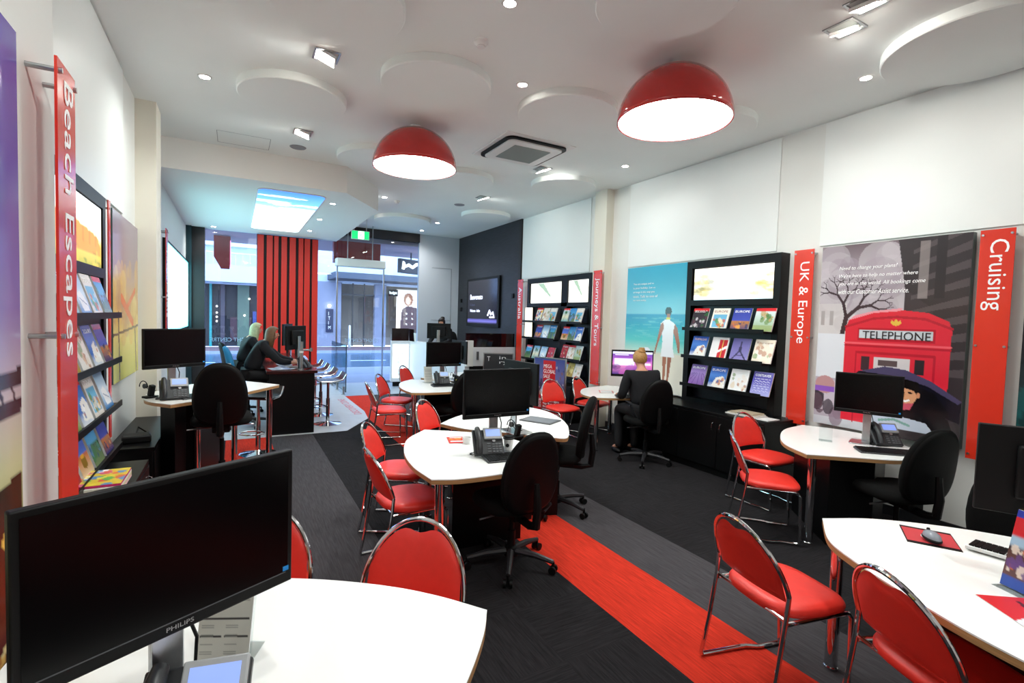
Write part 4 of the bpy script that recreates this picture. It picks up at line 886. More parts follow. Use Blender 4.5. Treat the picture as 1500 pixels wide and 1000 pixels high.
for r_ in range(4):
    for c_ in range(3): cv.rect(.06+.31*c_, .04+.10*r_, .32+.31*c_, .047+.10*r_, '9a9a94').rect(.06+.31*c_, .07+.10*r_, .32+.31*c_, .085+.10*r_, 'b4b4ac')
cv.rect(.05, .55, .95, .57, '3a3a3a').rect(.05, .72, .45, .74, '3a3a3a').rect(.5, .72, .95, .74, '3a3a3a').rect(.5, .93, .95, .965, 'c8303a')
for i in range(18): cv.rect(.06, .59+i*.018, .3, .594+i*.018, 'a8a8a2').rect(.52, .59+i*.018, .75, .594+i*.018, 'a8a8a2')
holder('clear acrylic holder with a price list behind the large near monitor', -.095, 1.60, .73, -25, .15, .27, cv)
cv2 = Cv(30, 40, 'd8d8d0')
for i in range(12): cv2.rect(.1, .08+i*.07, .9, .1+i*.07, 'a0a09a')
holder('clear acrylic holder with a pale sheet behind the left table monitor', -.20, 5.85, .92, -20, .16, .26, cv2); t = thing('acrylic_holder', 'empty clear acrylic holder left of the monitor before the telephone poster', 'holder', (4.52, 2.52, .73), -60, 'clear acrylic holders'); MB().box(0, .10, -.04, .06, 0, .003).build('base_plate', ACR, t); MB().box(0, .10, 0, .003, .003, .14).build('back_sheet', ACR, t)
holder('clear acrylic holder with a list left of the farther-back monitor', 2.46, 7.10, .73, 0, .13, .24, cv2)
# second table clutter
t = thing('highlighter_bottle', 'small yellow and black bottle on the farther-back table', 'bottle', (2.90, 6.88, .73)); MB().lathe([(.025, 0), (.025, .06), (.018, .07), (0, .07)], 16).build('body', mat('yellow plastic', 'e8d820', .4), t); MB().lathe([(.018, .07), (.02, .12), (0, .12)], 16).build('cap', BLKM, t)
t = thing('drink_bottle', 'red drink bottle standing on the low cupboard beside the brochure rack', 'bottle', (5.0, 4.84, .72)); MB().lathe([(.033, 0), (.035, .01), (.035, .13), (.02, .16), (.014, .17), (0, .17)], 20).build('body', mat('red bottle', 'a81018', .3), t); MB().lathe([(.015, .17), (.015, .195), (0, .195)], 16).build('cap', BLKM, t)
tag(MB().lathe([(.035, 0), (.045, .16), (.042, .16), (.033, .004), (0, .004)], 20, (4.93, 4.88, .72)).build('paper_cup', WPL), 'tall white cup at the left end of the low cupboard', 'cup')
for i in range(3): tag(MB().box(4.92, 5.13, 3.42+.02*i, 3.80-.03*i, .72+i*.012, .731+i*.012).build('magazine', [WPL, mat('cream cover', 'd8cfc0', .5), mat('tan cover', 'b8a890', .5)][i]), ('bottom', 'middle', 'top')[i]+' magazine of the flat pile on the low cupboard behind the red chair', 'magazine', 'magazines on the right cupboard')
tag(MB().box(4.90, 5.10, 3.26, 3.40, .72, .728).build('magazine', WPL), 'single thin white magazine at the near end of the right cupboard', 'magazine')
cvm = Cv(30, 22, 'e8c838'); cvm.blot(40, 0, 0, 1, 1, .1, ['d83a8a', '3a8ac8', '4ab850', 'f0e040', 'ffffff', 'e86030'], .9)
t = thing('magazine', 'bright multicoloured magazine on top of the pile on the left cupboard', 'magazine', (-.84, 3.62, .682), 0); MB().box(0, .26, 0, .34, 0, .012).build('pages', mat('magenta spine', 'c8186a', .5), t); picture('cover', cvm, (0, 0, .0125), (1, 0, 0), (0, 1, 0), .26, .34, t)
for i, (c_, l_) in enumerate((('e8e4d8', 'cream magazine second in the pile on the left cupboard'), ('d8d0a0', 'yellowish magazine third in the pile on the left cupboard'), ('f0c0c8', 'pink magazine at the bottom of the pile on the left cupboard'))):
    tag(MB().box(-.85+.01*i, -.58, 3.60-.01*i, 3.97, .665-i*.015, .679-i*.015).build('magazine', mat('mag'+c_, c_, .5)), l_, 'magazine')
t = thing('label_printer', 'dark device with cables on the far left cupboard by the cream column', 'device', (-.72, 5.15, .60), 10); MB().box(-.10, .10, -.08, .08, 0, .06).build('body', BLKM, t, .012); MB().tube([(0, .08, .04), (.02, .16, .09), (.08, .2, .03), (.02, .3, .01)], .006, 6).build('cable', BLKM, t)
t = thing('tablet', 'flat grey tablet lying on the table behind the middle one', 'tablet', (2.62, 4.12, .73), -60); MB().box(-.17, .17, -.12, .12, 0, .012).build('body', GREY, t, .004); MB().box(-.15, .15, -.10, .10, .012, .0125).build('screen', mat('tablet screen', '6a7078', .3), t)

# ================================================================ LEFT FRONT DESK, STOOLS, BALUSTRADE
t = thing('counter_desk', 'high black desk at the left front, its end panel facing the camera', 'desk', (0, 0, 0))
MB().box(.42, 1.0, 7.62, 7.66, 0.004, .86).build('end_panel', BLK, t); MB().box(.84, .97, 7.66, 10.9, .004, .86).build('body', BLK, t); MB().box(.38, 1.04, 7.60, 11.0, .86, .90).build('top', mat('dark red-brown top', '2a0d0d', .2), t, .002)
t = thing('monitor_pole', 'silver clamp pole with a side arm on the left desk', 'monitor arm', (.84, 7.78, .90)); MB().lathe([(.04, 0), (.04, .01), (.024, .012), (.024, .40), (0, .40)], 20).build('pole', STEEL, t); MB().tube([(0, 0, .28), (.13, -.01, .28)], .014, 10).tube([(.13, -.01, .26), (.13, -.01, .31)], .02, 10).build('arm', STEEL, t); MB().lathe([(.03, .24), (.03, .27), (0, .27)], 16).build('collar', WPL, t)
cvp = Cv(20, 28, 'c8d4e0'); cvp.blot(16, 0, 0, 1, 1, .15, ['3a5a9a', '5a8ac0', 'e8ecf0', '2a2a60', '6ab0a8'])
for i, (x, y, r_) in enumerate(((.46, 7.75, 10), (.50, 8.05, -20), (.62, 7.70, 40), (.58, 8.30, 5))): flyer('printed sheet on the left desk, %s from the near end' % ('first', 'third', 'second', 'fourth')[i], cvp, x, y, .9005+.003*i, r_, .20, .28, 'paper')
dup(ph0, (.95, 7.9, .90), 60, 'dark phone behind the silver pole on the left desk')
def stool():
    t = thing('bar_stool', 'x', 'stool', (0, 0, 0), 0, 'chrome bar stools along the left desk')
    MB().lathe([(.205, 0), (.205, .006), (.12, .02), (.04, .035), (.028, .05), (0, .05)], 40).build('base', CHR, t); MB().lathe([(.028, .04), (.028, .4), (.02, .4), (.02, .66), (0, .66)], 20).build('pole', CHR, t)
    MB().tube([(0, .02, .28), (.10, .06, .28), (.14, .14, .28), (.10, .22, .28), (0, .25, .28), (-.10, .22, .28), (-.14, .14, .28), (-.10, .06, .28)], .009, 8, True).build('footrest', CHR, t)
    prof = [(-.24, .80), (-.225, .77), (-.19, .715), (-.12, .69), (0, .685), (.12, .69), (.17, .70), (.19, .72)]
    m = MB(); n = len(prof)
    for w, dz in ((1, 0),):
        vs = [(x, y, z) for y, z in prof for x in (-.19, .19)]+[(x, y, z-.018) for y, z in prof for x in (-.19, .19)]
        fs = [(2*i, 2*i+1, 2*i+3, 2*i+2) for i in range(n-1)]+[(2*n+2*i+2, 2*n+2*i+3, 2*n+2*i+1, 2*n+2*i) for i in range(n-1)]+[(2*i+2, 2*n+2*i+2, 2*n+2*i, 2*i) for i in range(n-1)]+[(2*i+1, 2*n+2*i+1, 2*n+2*i+3, 2*i+3) for i in range(n-1)]+[(0, 2*n, 2*n+1, 1), (2*n-2, 2*n-1, 4*n-1, 4*n-2)]
        m.add(vs, fs)
    m.build('seat', mat('black seat leather', '141214', .35), t, ang=60)
    for s in (-1, 1): MB().tube([(s*.192, y, z-.008) for y, z in prof], .011, 8).build('side_rim', CHR, t)
    return t
st0 = None
for y, lab in ((8.15, 'nearest bar stool beside the black end of the left desk'), (8.9, 'second bar stool along the left desk'), (9.65, 'third bar stool along the left desk'), (10.4, 'farthest bar stool, next to the red slat screen')):
    if st0 is None: st0 = stool(); st0['label'] = lab; st0.location = (1.27, y, .004); st0.rotation_euler = (0, 0, PI/2)
    else: dup(st0, (1.27, y, .004), 90, lab)
dup(st0, (.25, 6.72, 0), 150, 'bar stool tucked behind the raised left table', 'bar stools at the raised table')
t = thing('glass_balustrade', 'clear low glass balustrade on steel spigots beside the entrance', 'balustrade', (0, 0, 0))
MB().box(2.03, 2.042, 10.80, 12.6, .08, 1.07).build('glass_panel', glass('balustrade glass', (.78, .88, .92), .12), t); MB().box(2.028, 2.044, 10.792, 10.80, .08, 1.07).build('polished_edge', mat('dark glass edge', '24484c', .2), t)
for y in (11.05, 11.8, 12.45): MB().lathe([(.05, .003), (.05, .012), (.025, .014), (.025, .17), (0, .17)], 20, (2.036, y, 0)).build('spigot', STEEL, t)

# ================================================================ RECEPTION
t = thing('reception_counter', 'white reception counter with dark glass upstands in front of the dark wall', 'counter', (0, 0, 0))
WC = mat('white counter laminate', 'e6e9ee', .3)
F = [(3.28, 11.9), (3.72, 11.84), (4.06, 9.86), (4.12, 9.42), (5.30, 9.42), (5.30, 9.60), (4.24, 9.62), (4.20, 9.9), (3.88, 12.0), (3.3, 12.05)]
MB().prism(F, .12, 1.11).build('body', WC, t, .003); MB().prism([(3.34, 11.95), (3.75, 11.9), (4.1, 9.9), (4.16, 9.46), (5.3, 9.46), (5.3, 9.56), (4.22, 9.58), (3.86, 11.95), (3.4, 12.0)], 0.003, .12).build('plinth', BLKM, t)
MB().prism([(4.21, 9.95), (4.75, 10.05), (4.45, 11.9), (3.9, 11.95)], .925, .945).build('worktop', WPL, t); MB().box(4.22, 5.29, 9.405, 9.42, .12, .72).build('lower_front', BLKM, t); MB().box(4.13, 4.28, 9.36, 9.42, .72, 1.25).build('card_box', WPL, t)
MB().tube([(4.40, 9.405, .85), (4.40, 9.405, 1.02)], .025, 14).build('intercom', GREY, t)
DG = mat('dark glass upstand', '1c0e12', .08)
MB().prism([(4.14, 9.44), (5.28, 9.44), (5.28, 9.46), (4.14, 9.46)], 1.11, 1.40).build('upstand', DG, t); MB().obox((3.30, 11.92, 1.11), (.40, -.05, 0), (0, .02, 0), (0, 0, .30)).build('upstand', DG, t); MB().obox((3.71, 11.86, 1.11), (.03, -.25, 0), (.02, 0, 0), (0, .06, .29)).build('upstand', DG, t)
cv = Cv(40, 80, 'eaf4ff').grad([(0, 'ffffff'), (.5, 'f0f8ff'), (1, 'ffffff')]); cv.rect(.18, .08, .82, .92, 'b8ccd8'); cv.blot(50, .22, .15, .78, .88, .05, ['98b0bc', 'd8e4ea', '8aa4b0', 'c8d8e0'], .7)
picture('glowing_panel', cv, (3.32, 11.885, .22), (.42, -.057, 0), (0, 0, 1), .37, .80, t, 1.0)
cv = Cv(20, 30, '6a7a90'); cv.blot(14, 0, 0, 1, 1, .2, ['c83a3a', '2a3a5a', 'a8b8c8', '1a2030']); picture('small_poster', cv, (3.775, 11.60, .62), (.17, -1, 0), (0, 0, 1), .28, .42, t)
cvw = thing('card_stand', 'small white card standing on the left end of the reception counter', 'card', (3.76, 11.6, 1.11), -80); MB().box(-.07, .07, -.003, .003, 0, .20).build('card', WPL, cvw); MB().box(-.07, .07, -.03, .03, 0, .006).build('foot', ACR, cvw)
t = thing('potted_plant', 'small dark round plant in a white pot on the window side of the counter', 'plant', (3.2, 12.35, .9)); bpy.data.objects.remove(t)
# TV
t = thing('television', 'wall television showing Benvenuto on the dark timber wall', 'television', (0, 0, 0))
MB().box(5.255, 5.305, 10.18, 11.98, 1.50, 2.70).build('casing', BLKM, t, .006)
cv = Cv(60, 44).grad([(0, '26242e'), (.9, '1c1a26'), (.91, '6a62b8'), (.97, '7a74c8'), (.98, '1c1a26'), (1, '1c1a26')]); picture('screen', cv, (5.253, 11.90, 1.58), (0, -1, 0), (0, 0, 1), 1.64, 1.06, t, .3, .15)
EL = emis('screen lettering', 'd8dcf8', 1.0)
text('Benvenuto', (5.250, 11.75, 2.17), (0, -1, 0), (0, 0, 1), .72, .13, EL, t); text('Welcome - Italian', (5.250, 11.75, 1.86), (0, -1, 0), (0, 0, 1), .58, .07, EL, t); text('Ciao', (5.250, 11.75, 2.02), (0, -1, 0), (0, 0, 1), .3, .05, mat('dim lettering', '6a6a88', .5), t)
MB().tube([(5.249, 10.72, 1.78), (5.249, 10.62, 1.90), (5.249, 10.55, 1.80), (5.249, 10.45, 1.86), (5.249, 10.38, 1.74), (5.249, 10.6, 1.74)], .022, 6).build('logo', EL, t)
for y, z, l in ((12.45, 2.16, 'upper small black wall switch left of the television'), (12.45, 1.93, 'lower small black wall switch left of the television'), (9.6, 2.22, 'small black sensor right of the television')): tag(MB().box(5.28, 5.31, y-.04, y+.04, z-.05, z+.05).build('wall_switch', BLKM, None, .004), l, 'switch')
# dark framed sign near reception
t = thing('framed_sign', 'dark framed sign with white words standing before the reception counter', 'sign', (4.33, 8.99, 0), math.degrees(math.atan2(-.29, .53)))
MB().box(0, .60, -.01, .01, .06, 1.03).build('frame', STEEL, t); MB().box(.02, .58, -.013, -.01, .10, 1.01).build('sheet', mat('charcoal sheet', '2a2a2e', .5), t); MB().box(0, .60, -.15, .15, 0, .06).build('foot', BLKM, t, .004)
text('in\nry', (.32, -.014, .80), (1, 0, 0), (0, 0, 1), .17, .17, LET, t); text('T', (.08, -.014, .87), (1, 0, 0), (0, 0, 1), .06, .09, LET, t)
# MEGA SALE stand
t = thing('sale_poster_stand', 'red MEGA GLOBAL SALE poster in a silver snap frame on the floor', 'poster stand', (4.30, 6.99, 0), math.degrees(math.atan2(-.62, .2)))
cv = Cv(50, 90, '2a2a5a').grad([(0, '3a4a90'), (.3, '6a6aa0'), (.5, '3a2a4a'), (.6, 'b01c24'), (1, 'a81820')]); cv.rect(.3, .03, .70, .6, 'c81c26').blot(14, .75, .1, .97, .55, .035, ['2a3a7a', 'd8c8c8', '8a5a4a']).blot(14, .02, .2, .26, .58, .035, ['4a5a90', 'c8b8a8', '3a2a3a'])
MB().box(0, .65, -.012, .012, .06, 1.12).build('frame', STEEL, t, .003); MB().box(0, .65, -.09, .09, 0, .06).build('foot', BLKM, t, .004); picture('print', cv, (.02, -.0135, .08), (1, 0, 0), (0, 0, 1), .61, 1.02, t)
text('MEGA\nGLOBAL\nSALE', (.21, -.0145, .79), (1, 0, 0), (0, 0, 1), .24, .22, LET, t); text('20 May 9am-6pm\n21 May 9am-5pm\n22 May 9am-5pm', (.12, -.0145, .30), (1, 0, 0), (0, 0, 1), .42, .15, LET, t); text('DAY! ONLY!', (.12, -.0145, .17), (1, 0, 0), (0, 0, 1), .42, .07, LET, t)
# exit sign, air curtain
t = thing('exit_sign', 'green and white running man exit sign hanging before the doors', 'sign', (0, 0, 0))
GR = emis('exit green', '10b060', .9); EW = emis('exit white', 'f0fff4', 1.6)
MB().box(2.24, 2.63, 11.5, 11.54, 3.38, 3.57).build('casing', WPL, t); MB().box(2.25, 2.62, 11.494, 11.50, 3.39, 3.56).build('face', GR, t)
MB().box(2.385, 2.51, 11.490, 11.494, 3.395, 3.555).build('doorway', EW, t)
MB().ball((2.455, 11.486, 3.525), .013, 10, (1, .3, 1)).tube([(2.45, 11.487, 3.505), (2.44, 11.487, 3.465), (2.47, 11.487, 3.44), (2.465, 11.487, 3.41)], .009, 6).tube([(2.44, 11.487, 3.465), (2.415, 11.487, 3.44), (2.40, 11.487, 3.42)], .008, 6).tube([(2.42, 11.487, 3.475), (2.45, 11.487, 3.50), (2.48, 11.487, 3.475)], .006, 6).build('running_man', GR, t)
MB().tube([(2.3, 11.52, 3.57), (2.3, 11.52, CH)], .006, 6).tube([(2.57, 11.52, 3.57), (2.57, 11.52, CH)], .006, 6).build('hanger', STEEL, t)
t = thing('air_curtain', 'long white air curtain unit hanging over the entrance doors', 'air curtain', (0, 0, 0)); MB().box(2.05, 3.2, 12.2, 12.45, 2.83, 3.02).build('housing', WPL, t, .03, 3)
for x in (2.32, 2.90): MB().tube([(x, 12.32, 3.0), (x, 12.32, CH)], .012, 8).build('hanging_rod', STEEL, t)

# ================================================================ STREET
PAVE = mat('far footpath paving', '78646a', .8, noise=.12, scale=6); ROAD = mat('wet asphalt', '41607c', .25, noise=.15, scale=3)
slab('ground', rect(-16, 12.8, 18, 16.6), -.15, -.0, mat('near footpath', '7f8ba4', .5, noise=.08, scale=4)).name = 'ground'
slab('road', rect(-20, 16.6, 24, 24.4), -.3, -.12, ROAD); slab('far_footpath', rect(-20, 24.4, 24, 27.2), -.3, -.0, PAVE)
struct(MB().box(-20, 24, 24.3, 24.42, -.14, .0).box(-20, 24, 16.58, 16.7, -.14, 0).build('kerb', mat('kerb stone', '9aa4b4', .7)))
m = MB()
for i in range(12): m.box(-14+i*3, -12.6+i*3, 20.3, 20.42, -.12, -.115)
struct(m.build('lane_markings', mat('lane paint', 'd8e4f0', .6)))
struct(MB().box(-16, 18, 12.8, 15.4, 3.52, 3.7).build('awning_soffit', mat('awning underside', 'b09aa0', .7)))
t = thing('blade_sign', 'dark red bent hanging sign under the awning left of the slat screen', 'sign', (0, 0, 0)); MB().add([(-.45, 14, 3.5), (-.10, 14, 3.5), (-.10, 14, 3.0), (-.12, 14, 2.72), (-.30, 14, 2.72), (-.45, 14, 3.0), (-.45, 14.12, 3.5), (-.10, 14.12, 3.5), (-.10, 14.12, 3.0), (-.12, 14.12, 2.72), (-.30, 14.12, 2.72), (-.45, 14.12, 3.0)], [(0, 1, 2, 3, 4, 5), (11, 10, 9, 8, 7, 6)]+[(i, 6+i, 6+(i+1) % 6, (i+1) % 6) for i in range(6)]).build('panel', mat('dull red sign', '8a2420', .5), t)
MB().box(-.11, -.095, 13.99, 14.13, 2.75, 3.4).build('lit_edge', emis('pink lit edge', 'ff90c0', 1.2), t)
t = thing('shop_sign_box', 'red sign box under the awning above the entrance doors', 'sign', (0, 0, 0)); MB().box(2.12, 3.26, 13.0, 13.2, 2.98, 3.55).build('box', mat('deep red panel', 'a81c18', .3), t)
t = thing('hanging_sign', 'tilted dark hanging sign with a white script mark outside the right window', 'sign', (4.15, 14.0, 3.1), 25)
MB().box(-.15, .75, -.06, .06, -.18, .22).build('board', mat('navy board', '2a3444', .5), t, .01); MB().tube([(-.05, -.065, -.08), (-.03, -.065, .12), (.02, -.065, .0), (.15, -.065, .06), (.3, -.065, .0), (.45, -.065, .10), (.62, -.065, .12), (.66, -.065, .16)], .045, 8).build('script_mark', emis('white sign mark', 'ffffff', 1.5), t); MB().tube([(.3, 0, .2), (.3, 0, .45)], .02, 8).build('hanger', DGREY, t)
BW = mat('white render', 'c8d4e4', .7, noise=.04, scale=1); DG2 = mat('dark shop front', '20232c', .5, noise=.3, scale=1.2)
t = thing('building', 'pale building across the street behind the left window with a dark shopfront', 'building', (0, 0, 0))
MB().box(-9, 3.2, 27.4, 29, 2.95, 12).build('upper_wall', BW, t); MB().box(-9, 3.2, 26.0, 27.4, 3.0, 3.75).build('fascia', mat('pale fascia', 'c6d8f0', .6), t)
MB().box(-9, 3.2, 27.6, 27.8, 0, 2.95).build('shopfront', DG2, t)
for i in range(8): MB().box(-8.4+i*1.45, -7.6+i*1.45, 27.3, 27.4, 5.0, 6.4).build('window', mat('upper window', '5a6a84', .2), t)
m = MB(); m.box(-9, 3.2, 26.9, 26.96, 4.35, 4.42)
for i in range(40): m.box(-9+i*.3, -8.97+i*.3, 26.9, 26.94, 3.8, 4.35)
m.build('balcony_rail', STEEL, t); MB().box(-9, 3.2, 26.85, 27.4, 3.75, 3.82).box(-9, 3.2, 27.0, 27.4, 4.7, 4.85).build('ledge', BW, t)
for x, c_, w_ in ((-1.05, '2a9a9a', .10), (-.6, '4a4450', .18), (.1, '5a7060', .5), (-1.9, '3a4a6a', .3)): MB().box(x, x+w_, 27.4, 27.58, 0, 2.95).build('pillar', mat('pillar '+c_, c_, .5), t)
for x, z in ((-.75, 1.9), (-.75, 1.6), (-.75, 1.4), (-.75, 1.2), (.6, 2.3), (.4, 1.5)): MB().ball((x, 27.35, z), .04, 8).build('shop_lamp', emis('shop lamp', 'fff0e0', 6), t)
MB().box(-.2, .7, 27.45, 27.6, .3, 1.4).build('window_display', mat('display', '4a3038', .5), t); MB().box(.75, .95, 27.4, 27.6, .9, 1.7).build('window_poster', mat('blue poster', '3a4a8a', .5), t)
t = thing('building', 'grey stone building across the street with glass doors and a lit fashion window', 'building', (0, 0, 0))
ST = mat('grey stone', '8a90a4', .7, noise=.08, scale=2)
MB().box(3.2, 22, 27.6, 29, 3.35, 12).build('upper_wall', BW, t); MB().box(4.2, 22, 25.4, 27.6, 3.45, 3.75).build('awning', mat('slate awning', '46505f', .6), t)
MB().box(3.2, 4.85, 27.3, 27.6, 0, 3.35).build('stone_pier', ST, t); MB().box(6.6, 7.2, 27.3, 27.6, 0, 3.35).build('stone_pier', ST, t); MB().box(11.2, 22, 27.3, 27.6, 0, 3.35).build('stone_pier', ST, t); MB().box(3.2, 22, 28.4, 28.5, 0, 3.35).build('interior', mat('warm interior', '6a6258', .7, noise=.2, scale=1), t)
for x in (4.85, 5.45, 6.05): MB().box(x, x+.06, 27.5, 27.6, 0, 3.35).build('door_post', DGREY, t)
MB().box(4.9, 6.6, 27.5, 27.58, 2.7, 2.8).build('door_head', DGREY, t)
MB().box(4.1, 4.45, 27.22, 27.3, .75, 1.95).build('directory_board', mat('navy plate', '1c2444', .4), t); text('I\nT\nI\nM', (4.2, 27.21, .9), (1, 0, 0), (0, 0, 1), .12, .9, LET, t)
for x in (4.25, 9.5): MB().ball((x, 27.2, 2.1), .08, 10).build('wall_lamp', emis('shop lamp', 'fff0e0', 6), t)
MB().box(7.25, 7.75, 27.0, 27.1, 2.75, 3.1).build('name_plate', BLKM, t); text('budget', (7.3, 26.99, 2.82), (1, 0, 0), (0, 0, 1), .4, .2, EW, t)
cv = Cv(50, 50, 'f0d8b8').grad([(0, 'd8c8b0'), (.3, 'f8e8d0'), (1, 'e8c8a0')]); cv.poly([(.1, 1), (.15, .5), (.3, .4), (.55, .45), (.62, 1)], '4a3434').ell(.32, .25, .13, .16, '8a5a3a').ell(.32, .28, .07, .1, 'e0b090').ell(.8, .72, .08, .25, '2a2430')
for i in range(3):
    for j in range(2): cv.ell(.28+.15*j, .6+.13*i, .02, .02, 'f0e8d8')
picture('fashion_window', cv, (7.75, 27.25, .95), (1, 0, 0), (0, 0, 1), 2.1, 2.2, t, .55)
t = thing('bollard', 'slim steel bollard on the far footpath before the glass doors', 'bollard', (5.1, 26.3, 0)); MB().lathe([(.07, 0), (.07, 1.1), (.05, 1.15), (0, 1.16)], 16).build('post', STEEL, t)

# ================================================================ PEOPLE
SKIN = mat('skin', 'c98f74', .5, noise=.03, scale=30); NAVY = mat('navy knit', '06060d', .85, noise=.15, scale=120, bump=.1); TRO = mat('dark trousers', '0e0d12', .8)
def skinmesh(name, V_, E_, R_, m, parent, sub=2, extra=None):
    me = bpy.data.meshes.new(name); me.from_pydata(V_, E_, []); o = bpy.data.objects.new(name, me); COL.objects.link(o)
    o.modifiers.new('s', 'SKIN'); 
    for i, d in enumerate(me.skin_vertices[0].data): d.radius = (R_[i] if isinstance(R_[i], tuple) else (R_[i], R_[i])); d.use_root = (i == 0)
    sb = o.modifiers.new('d', 'SUBSURF'); sb.levels = sub; sb.render_levels = sub
    dg = bpy.context.evaluated_depsgraph_get(); nm = bpy.data.meshes.new_from_object(o.evaluated_get(dg)); bpy.data.objects.remove(o)
    if extra:
        bm = bmesh.new(); bm.from_mesh(nm); t_ = bpy.data.meshes.new('x'); t_.from_pydata(extra.v, [], extra.f); bm.from_mesh(t_); bm.to_mesh(nm); bm.free()
    nm.materials.clear(); nm.materials.append(m); nm.polygons.foreach_set('use_smooth', [True]*len(nm.polygons))
    ob = bpy.data.objects.new(name, nm); COL.objects.link(ob); ob.parent = parent; return ob
def person(lab, loc, rot, sh, lean, hands, head, hair, headdrop=0, elbow=None, feet=.08):
    """seated figure facing +y; sh = seat height"""
    t = thing('person', lab, 'person', loc, rot); z = sh; ly = lean
    hip = V(0, 0, z+.11); sp1 = V(0, ly*.25, z+.28); ch = V(0, ly*.7, z+.46); nk = V(0, ly, z+.585)
    hd = nk+V(0, .03+head[0], .09-headdrop)
    N = [hip, sp1, ch, nk, nk+(hd-nk)*.5, hd, hd+V(0, .012, .075)]; R = [(.10, .07), (.09, .06), (.11, .07), .048, .050, (.075, .088), (.062, .072)]
    E = [(0, 1), (1, 2), (2, 3), (3, 4), (4, 5), (5, 6)]
    def add(p, r, e): N.append(p); R.append(r); E.append((e, len(N)-1)); return len(N)-1
    TN = [hip, sp1, ch, nk+V(0, -.005, -.035)]; TR = [(.185, .145), (.160, .125), (.185, .125), (.085, .075)]; TE = [(0, 1), (1, 2), (2, 3)]
    LN = [hip+V(0, 0, .02)]; LR = [(.165, .125)]; LE = []
    for s in (-1, 1):
        shd = ch+V(.185*s, 0, .06); hnd = V(*hands[0 if s < 0 else 1]); 
        el = V(*elbow[0 if s < 0 else 1]) if elbow else (shd+hnd)*.5+V(.06*s, -.05, -.10)
        a = add(shd, .052, 2); b = add(el, .040, a); c = add(el+(hnd-el)*.85, .026, b); d = add(hnd, (.036, .018), c)
        dr = (hnd-el).normalized(); sd = V(0, 0, 1).cross(dr).normalized()
        for k in range(4):
            p = hnd+dr*.045+sd*(.026-.0175*k); q = add(p, .0095, d); q2 = add(p+dr*(.028+.004*(1.5-abs(k-1.5)))+V(0, 0, -.008), .0085, q); add(p+dr*(.05+.006*(1.5-abs(k-1.5)))+V(0, 0, -.022), .0075, q2)
        q = add(hnd+sd*.034*(-s)*-1*(1)+dr*.01, .0105, d); add(hnd+sd*.05*s*1+dr*.035, .009, q)
        i0 = len(TN); TN += [shd, el, el+(hnd-el)*.8]; TR += [.075, .058, .040]; TE += [(2, i0), (i0, i0+1), (i0+1, i0+2)]
        hp = hip+V(.09*s, .02, -.03); kn = V(.11*s, .43, z+.04); an = V(.11*s, .40, feet+.02); toe = an+V(0, .14, -.05)
        a = add(hp, .07, 0); b = add(kn, .06, a); c = add(an, .035, b); add(toe, .03, c)
        i0 = len(LN); LN += [hp, kn, an-V(0, 0, .03)]; LR += [.095, .07, .048]; LE += [(0, i0), (i0, i0+1), (i0+1, i0+2)]
    ex = MB(); hc = hd+V(0, .01, .03)
    ex.ball(hc+V(0, .070, -.012), .012, 8, (.8, 1.1, 1.3)).ball(hc+V(.026, .060, .012), .011, 8).ball(hc+V(-.026, .060, .012), .011, 8).ball(hc+V(0, .062, -.042), .016, 8, (1.4, .5, .4)).ball(hc+V(.064, 0, -.005), .02, 8, (.4, .8, 1.2)).ball(hc+V(-.064, 0, -.005), .02, 8, (.4, .8, 1.2))
    skinmesh('body', [tuple(p) for p in N], E, R, SKIN, t, 2, ex)
    skinmesh('top', [tuple(p) for p in TN], TE, TR, NAVY, t); skinmesh('trousers', [tuple(p) for p in LN], LE, LR, TRO, t)
    hair(t, hc)
    m = MB()
    for s in (-1, 1): m.ball((.11*s, .47, feet-.045), .05, 12, (.9, 2.4, .8))
    m.build('shoes', BLKM, t)
    return t
def hairmat(n, c, c2, stretch):
    m = mat(n, c, .45, noise=.3, scale=40, bump=.35, stretch=stretch)
    r = [x for x in m.node_tree.nodes if x.type == 'VALTORGB'][0]; r.color_ramp.elements[1].color = lin(c2)+(1,); return m
def cap(m, hc, r=.096, ymax=.055):
    vs = []; n, k = 28, 18
    for i in range(k+1):
        a = PI*.66*i/k
        for j in range(n):
            b = 2*PI*j/n; x, y, z = math.sin(a)*math.cos(b), math.sin(a)*math.sin(b), math.cos(a)
            if y > .35 and z < .55: y = .35+(y-.35)*.3; z = max(z, .42)
            w = 1+.012*math.sin(9*b+4*a); vs.append((hc.x+r*.90*x*w, hc.y-.008+r*1.05*y*w, hc.z+.012+r*1.12*z*w))
    fs = [(i*n+j, i*n+(j+1) % n, (i+1)*n+(j+1) % n, (i+1)*n+j) for i in range(k) for j in range(n)]+[tuple(k*n+j for j in range(n))]
    m.add(vs, fs)
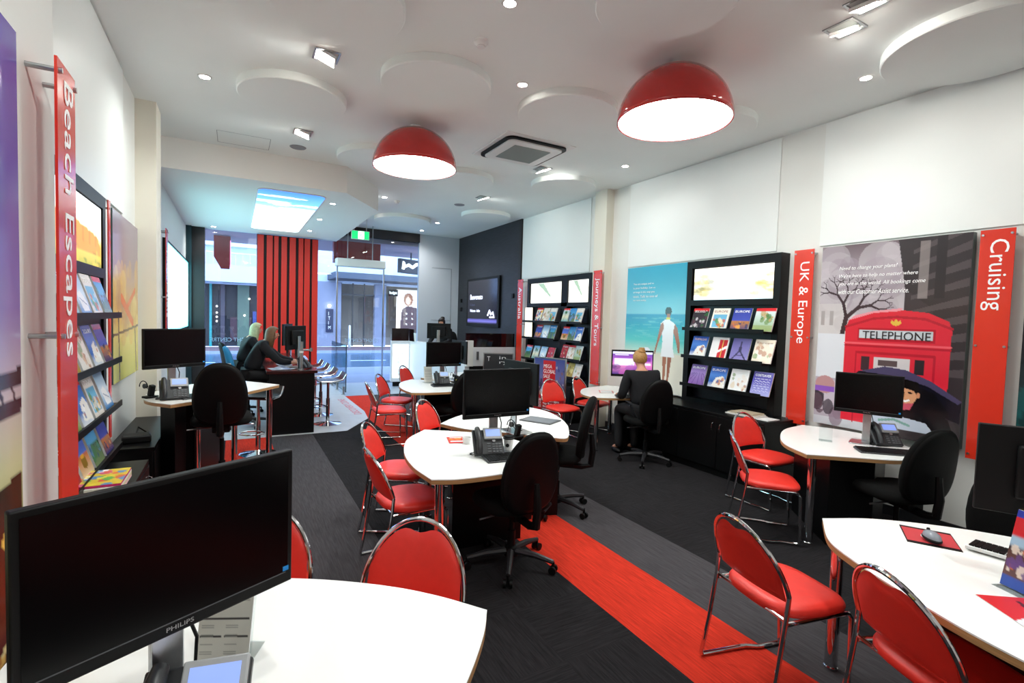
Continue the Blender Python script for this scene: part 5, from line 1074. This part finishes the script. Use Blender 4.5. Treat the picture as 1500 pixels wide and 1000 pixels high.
def hair_bun(c, c2, nm, r=.036):
    def f(t, hc):
        hm = hairmat(nm, c, c2, (6, 6, 1)); m = MB(); cap(m, hc); o = m.build('hair', hm, t, ang=80)
        b = MB(); cx = hc+V(0, -.045, .108)
        for k in range(4): b.tube([(cx.x+(r-.004*k)*math.cos(a), cx.y+(r-.004*k)*math.sin(a), cx.z-.012+.012*k) for a in [2*PI*i/18 for i in range(18)]], .013, 8, True)
        b.ball(cx, r*.95, 14); b.build('hair_bun', hm, t, ang=80)
    return f
def hair_long(c, c2, nm, L=.34):
    def f(t, hc):
        hm = hairmat(nm, c, c2, (8, 8, .8)); m = MB(); cap(m, hc, .10); m.build('hair', hm, t, ang=80)
        m = MB(); rr = random.Random(3)
        for i in range(34):
            a = -PI*(.02+.96*i/33); x0, y0 = .088*math.cos(a), .10*math.sin(a); d = rr.uniform(.8, 1.1)
            m.tube([hc+V(x0*.6, y0*.6, .08), hc+V(x0, y0, .01), hc+V(x0*1.1, y0*1.08, -.10), hc+V(x0*1.15, y0*1.2-.02, -.2), hc+V(x0*1.0, y0*1.15-.03, -L*d)], [.012, .017, .018, .015, .004], 7)
        m.build('hair_lengths', hm, t, ang=80)
    return f
person('person with a blond bun in a dark top seen from behind at the purple screen', (4.42, 4.60, 0), 75-90, .56, .07, [(-.16, .34, .79), (.16, .34, .79)], (.02, 0), hair_bun('a06a34', 'c89a5a', 'blond hair'), 0, [(-.24, .10, .80), (.24, .10, .80)])
person('person with long ombre hair leaning over the left desk, arms stretched forward', (.20, 8.40, 0), -90, .70, .22, [(.0, .66, .96), (.20, .60, .96)], (.05, 0), hair_long('553418', '86603a', 'ombre hair'), .03, [(-.17, .42, 1.00), (.24, .38, .98)], .30)
person('person with pale blond hair farther along the left desk, mostly hidden', (.12, 9.45, 0), -80, .72, .14, [(-.1, .5, .96), (.14, .5, .96)], (.03, 0), hair_long('a09a6c', 'ccc898', 'pale blond hair'), .02, None, .30)
person('person with dark hair in a bun behind the reception monitor', (4.46, 11.50, 0), 125, .87, .04, [(-.16, .42, 1.06), (.16, .42, 1.06)], (.04, 0), hair_bun('140e0c', '2a1c16', 'dark hair', .045), .0, [(-.27, .16, 1.14), (.27, .16, 1.14)], .35)
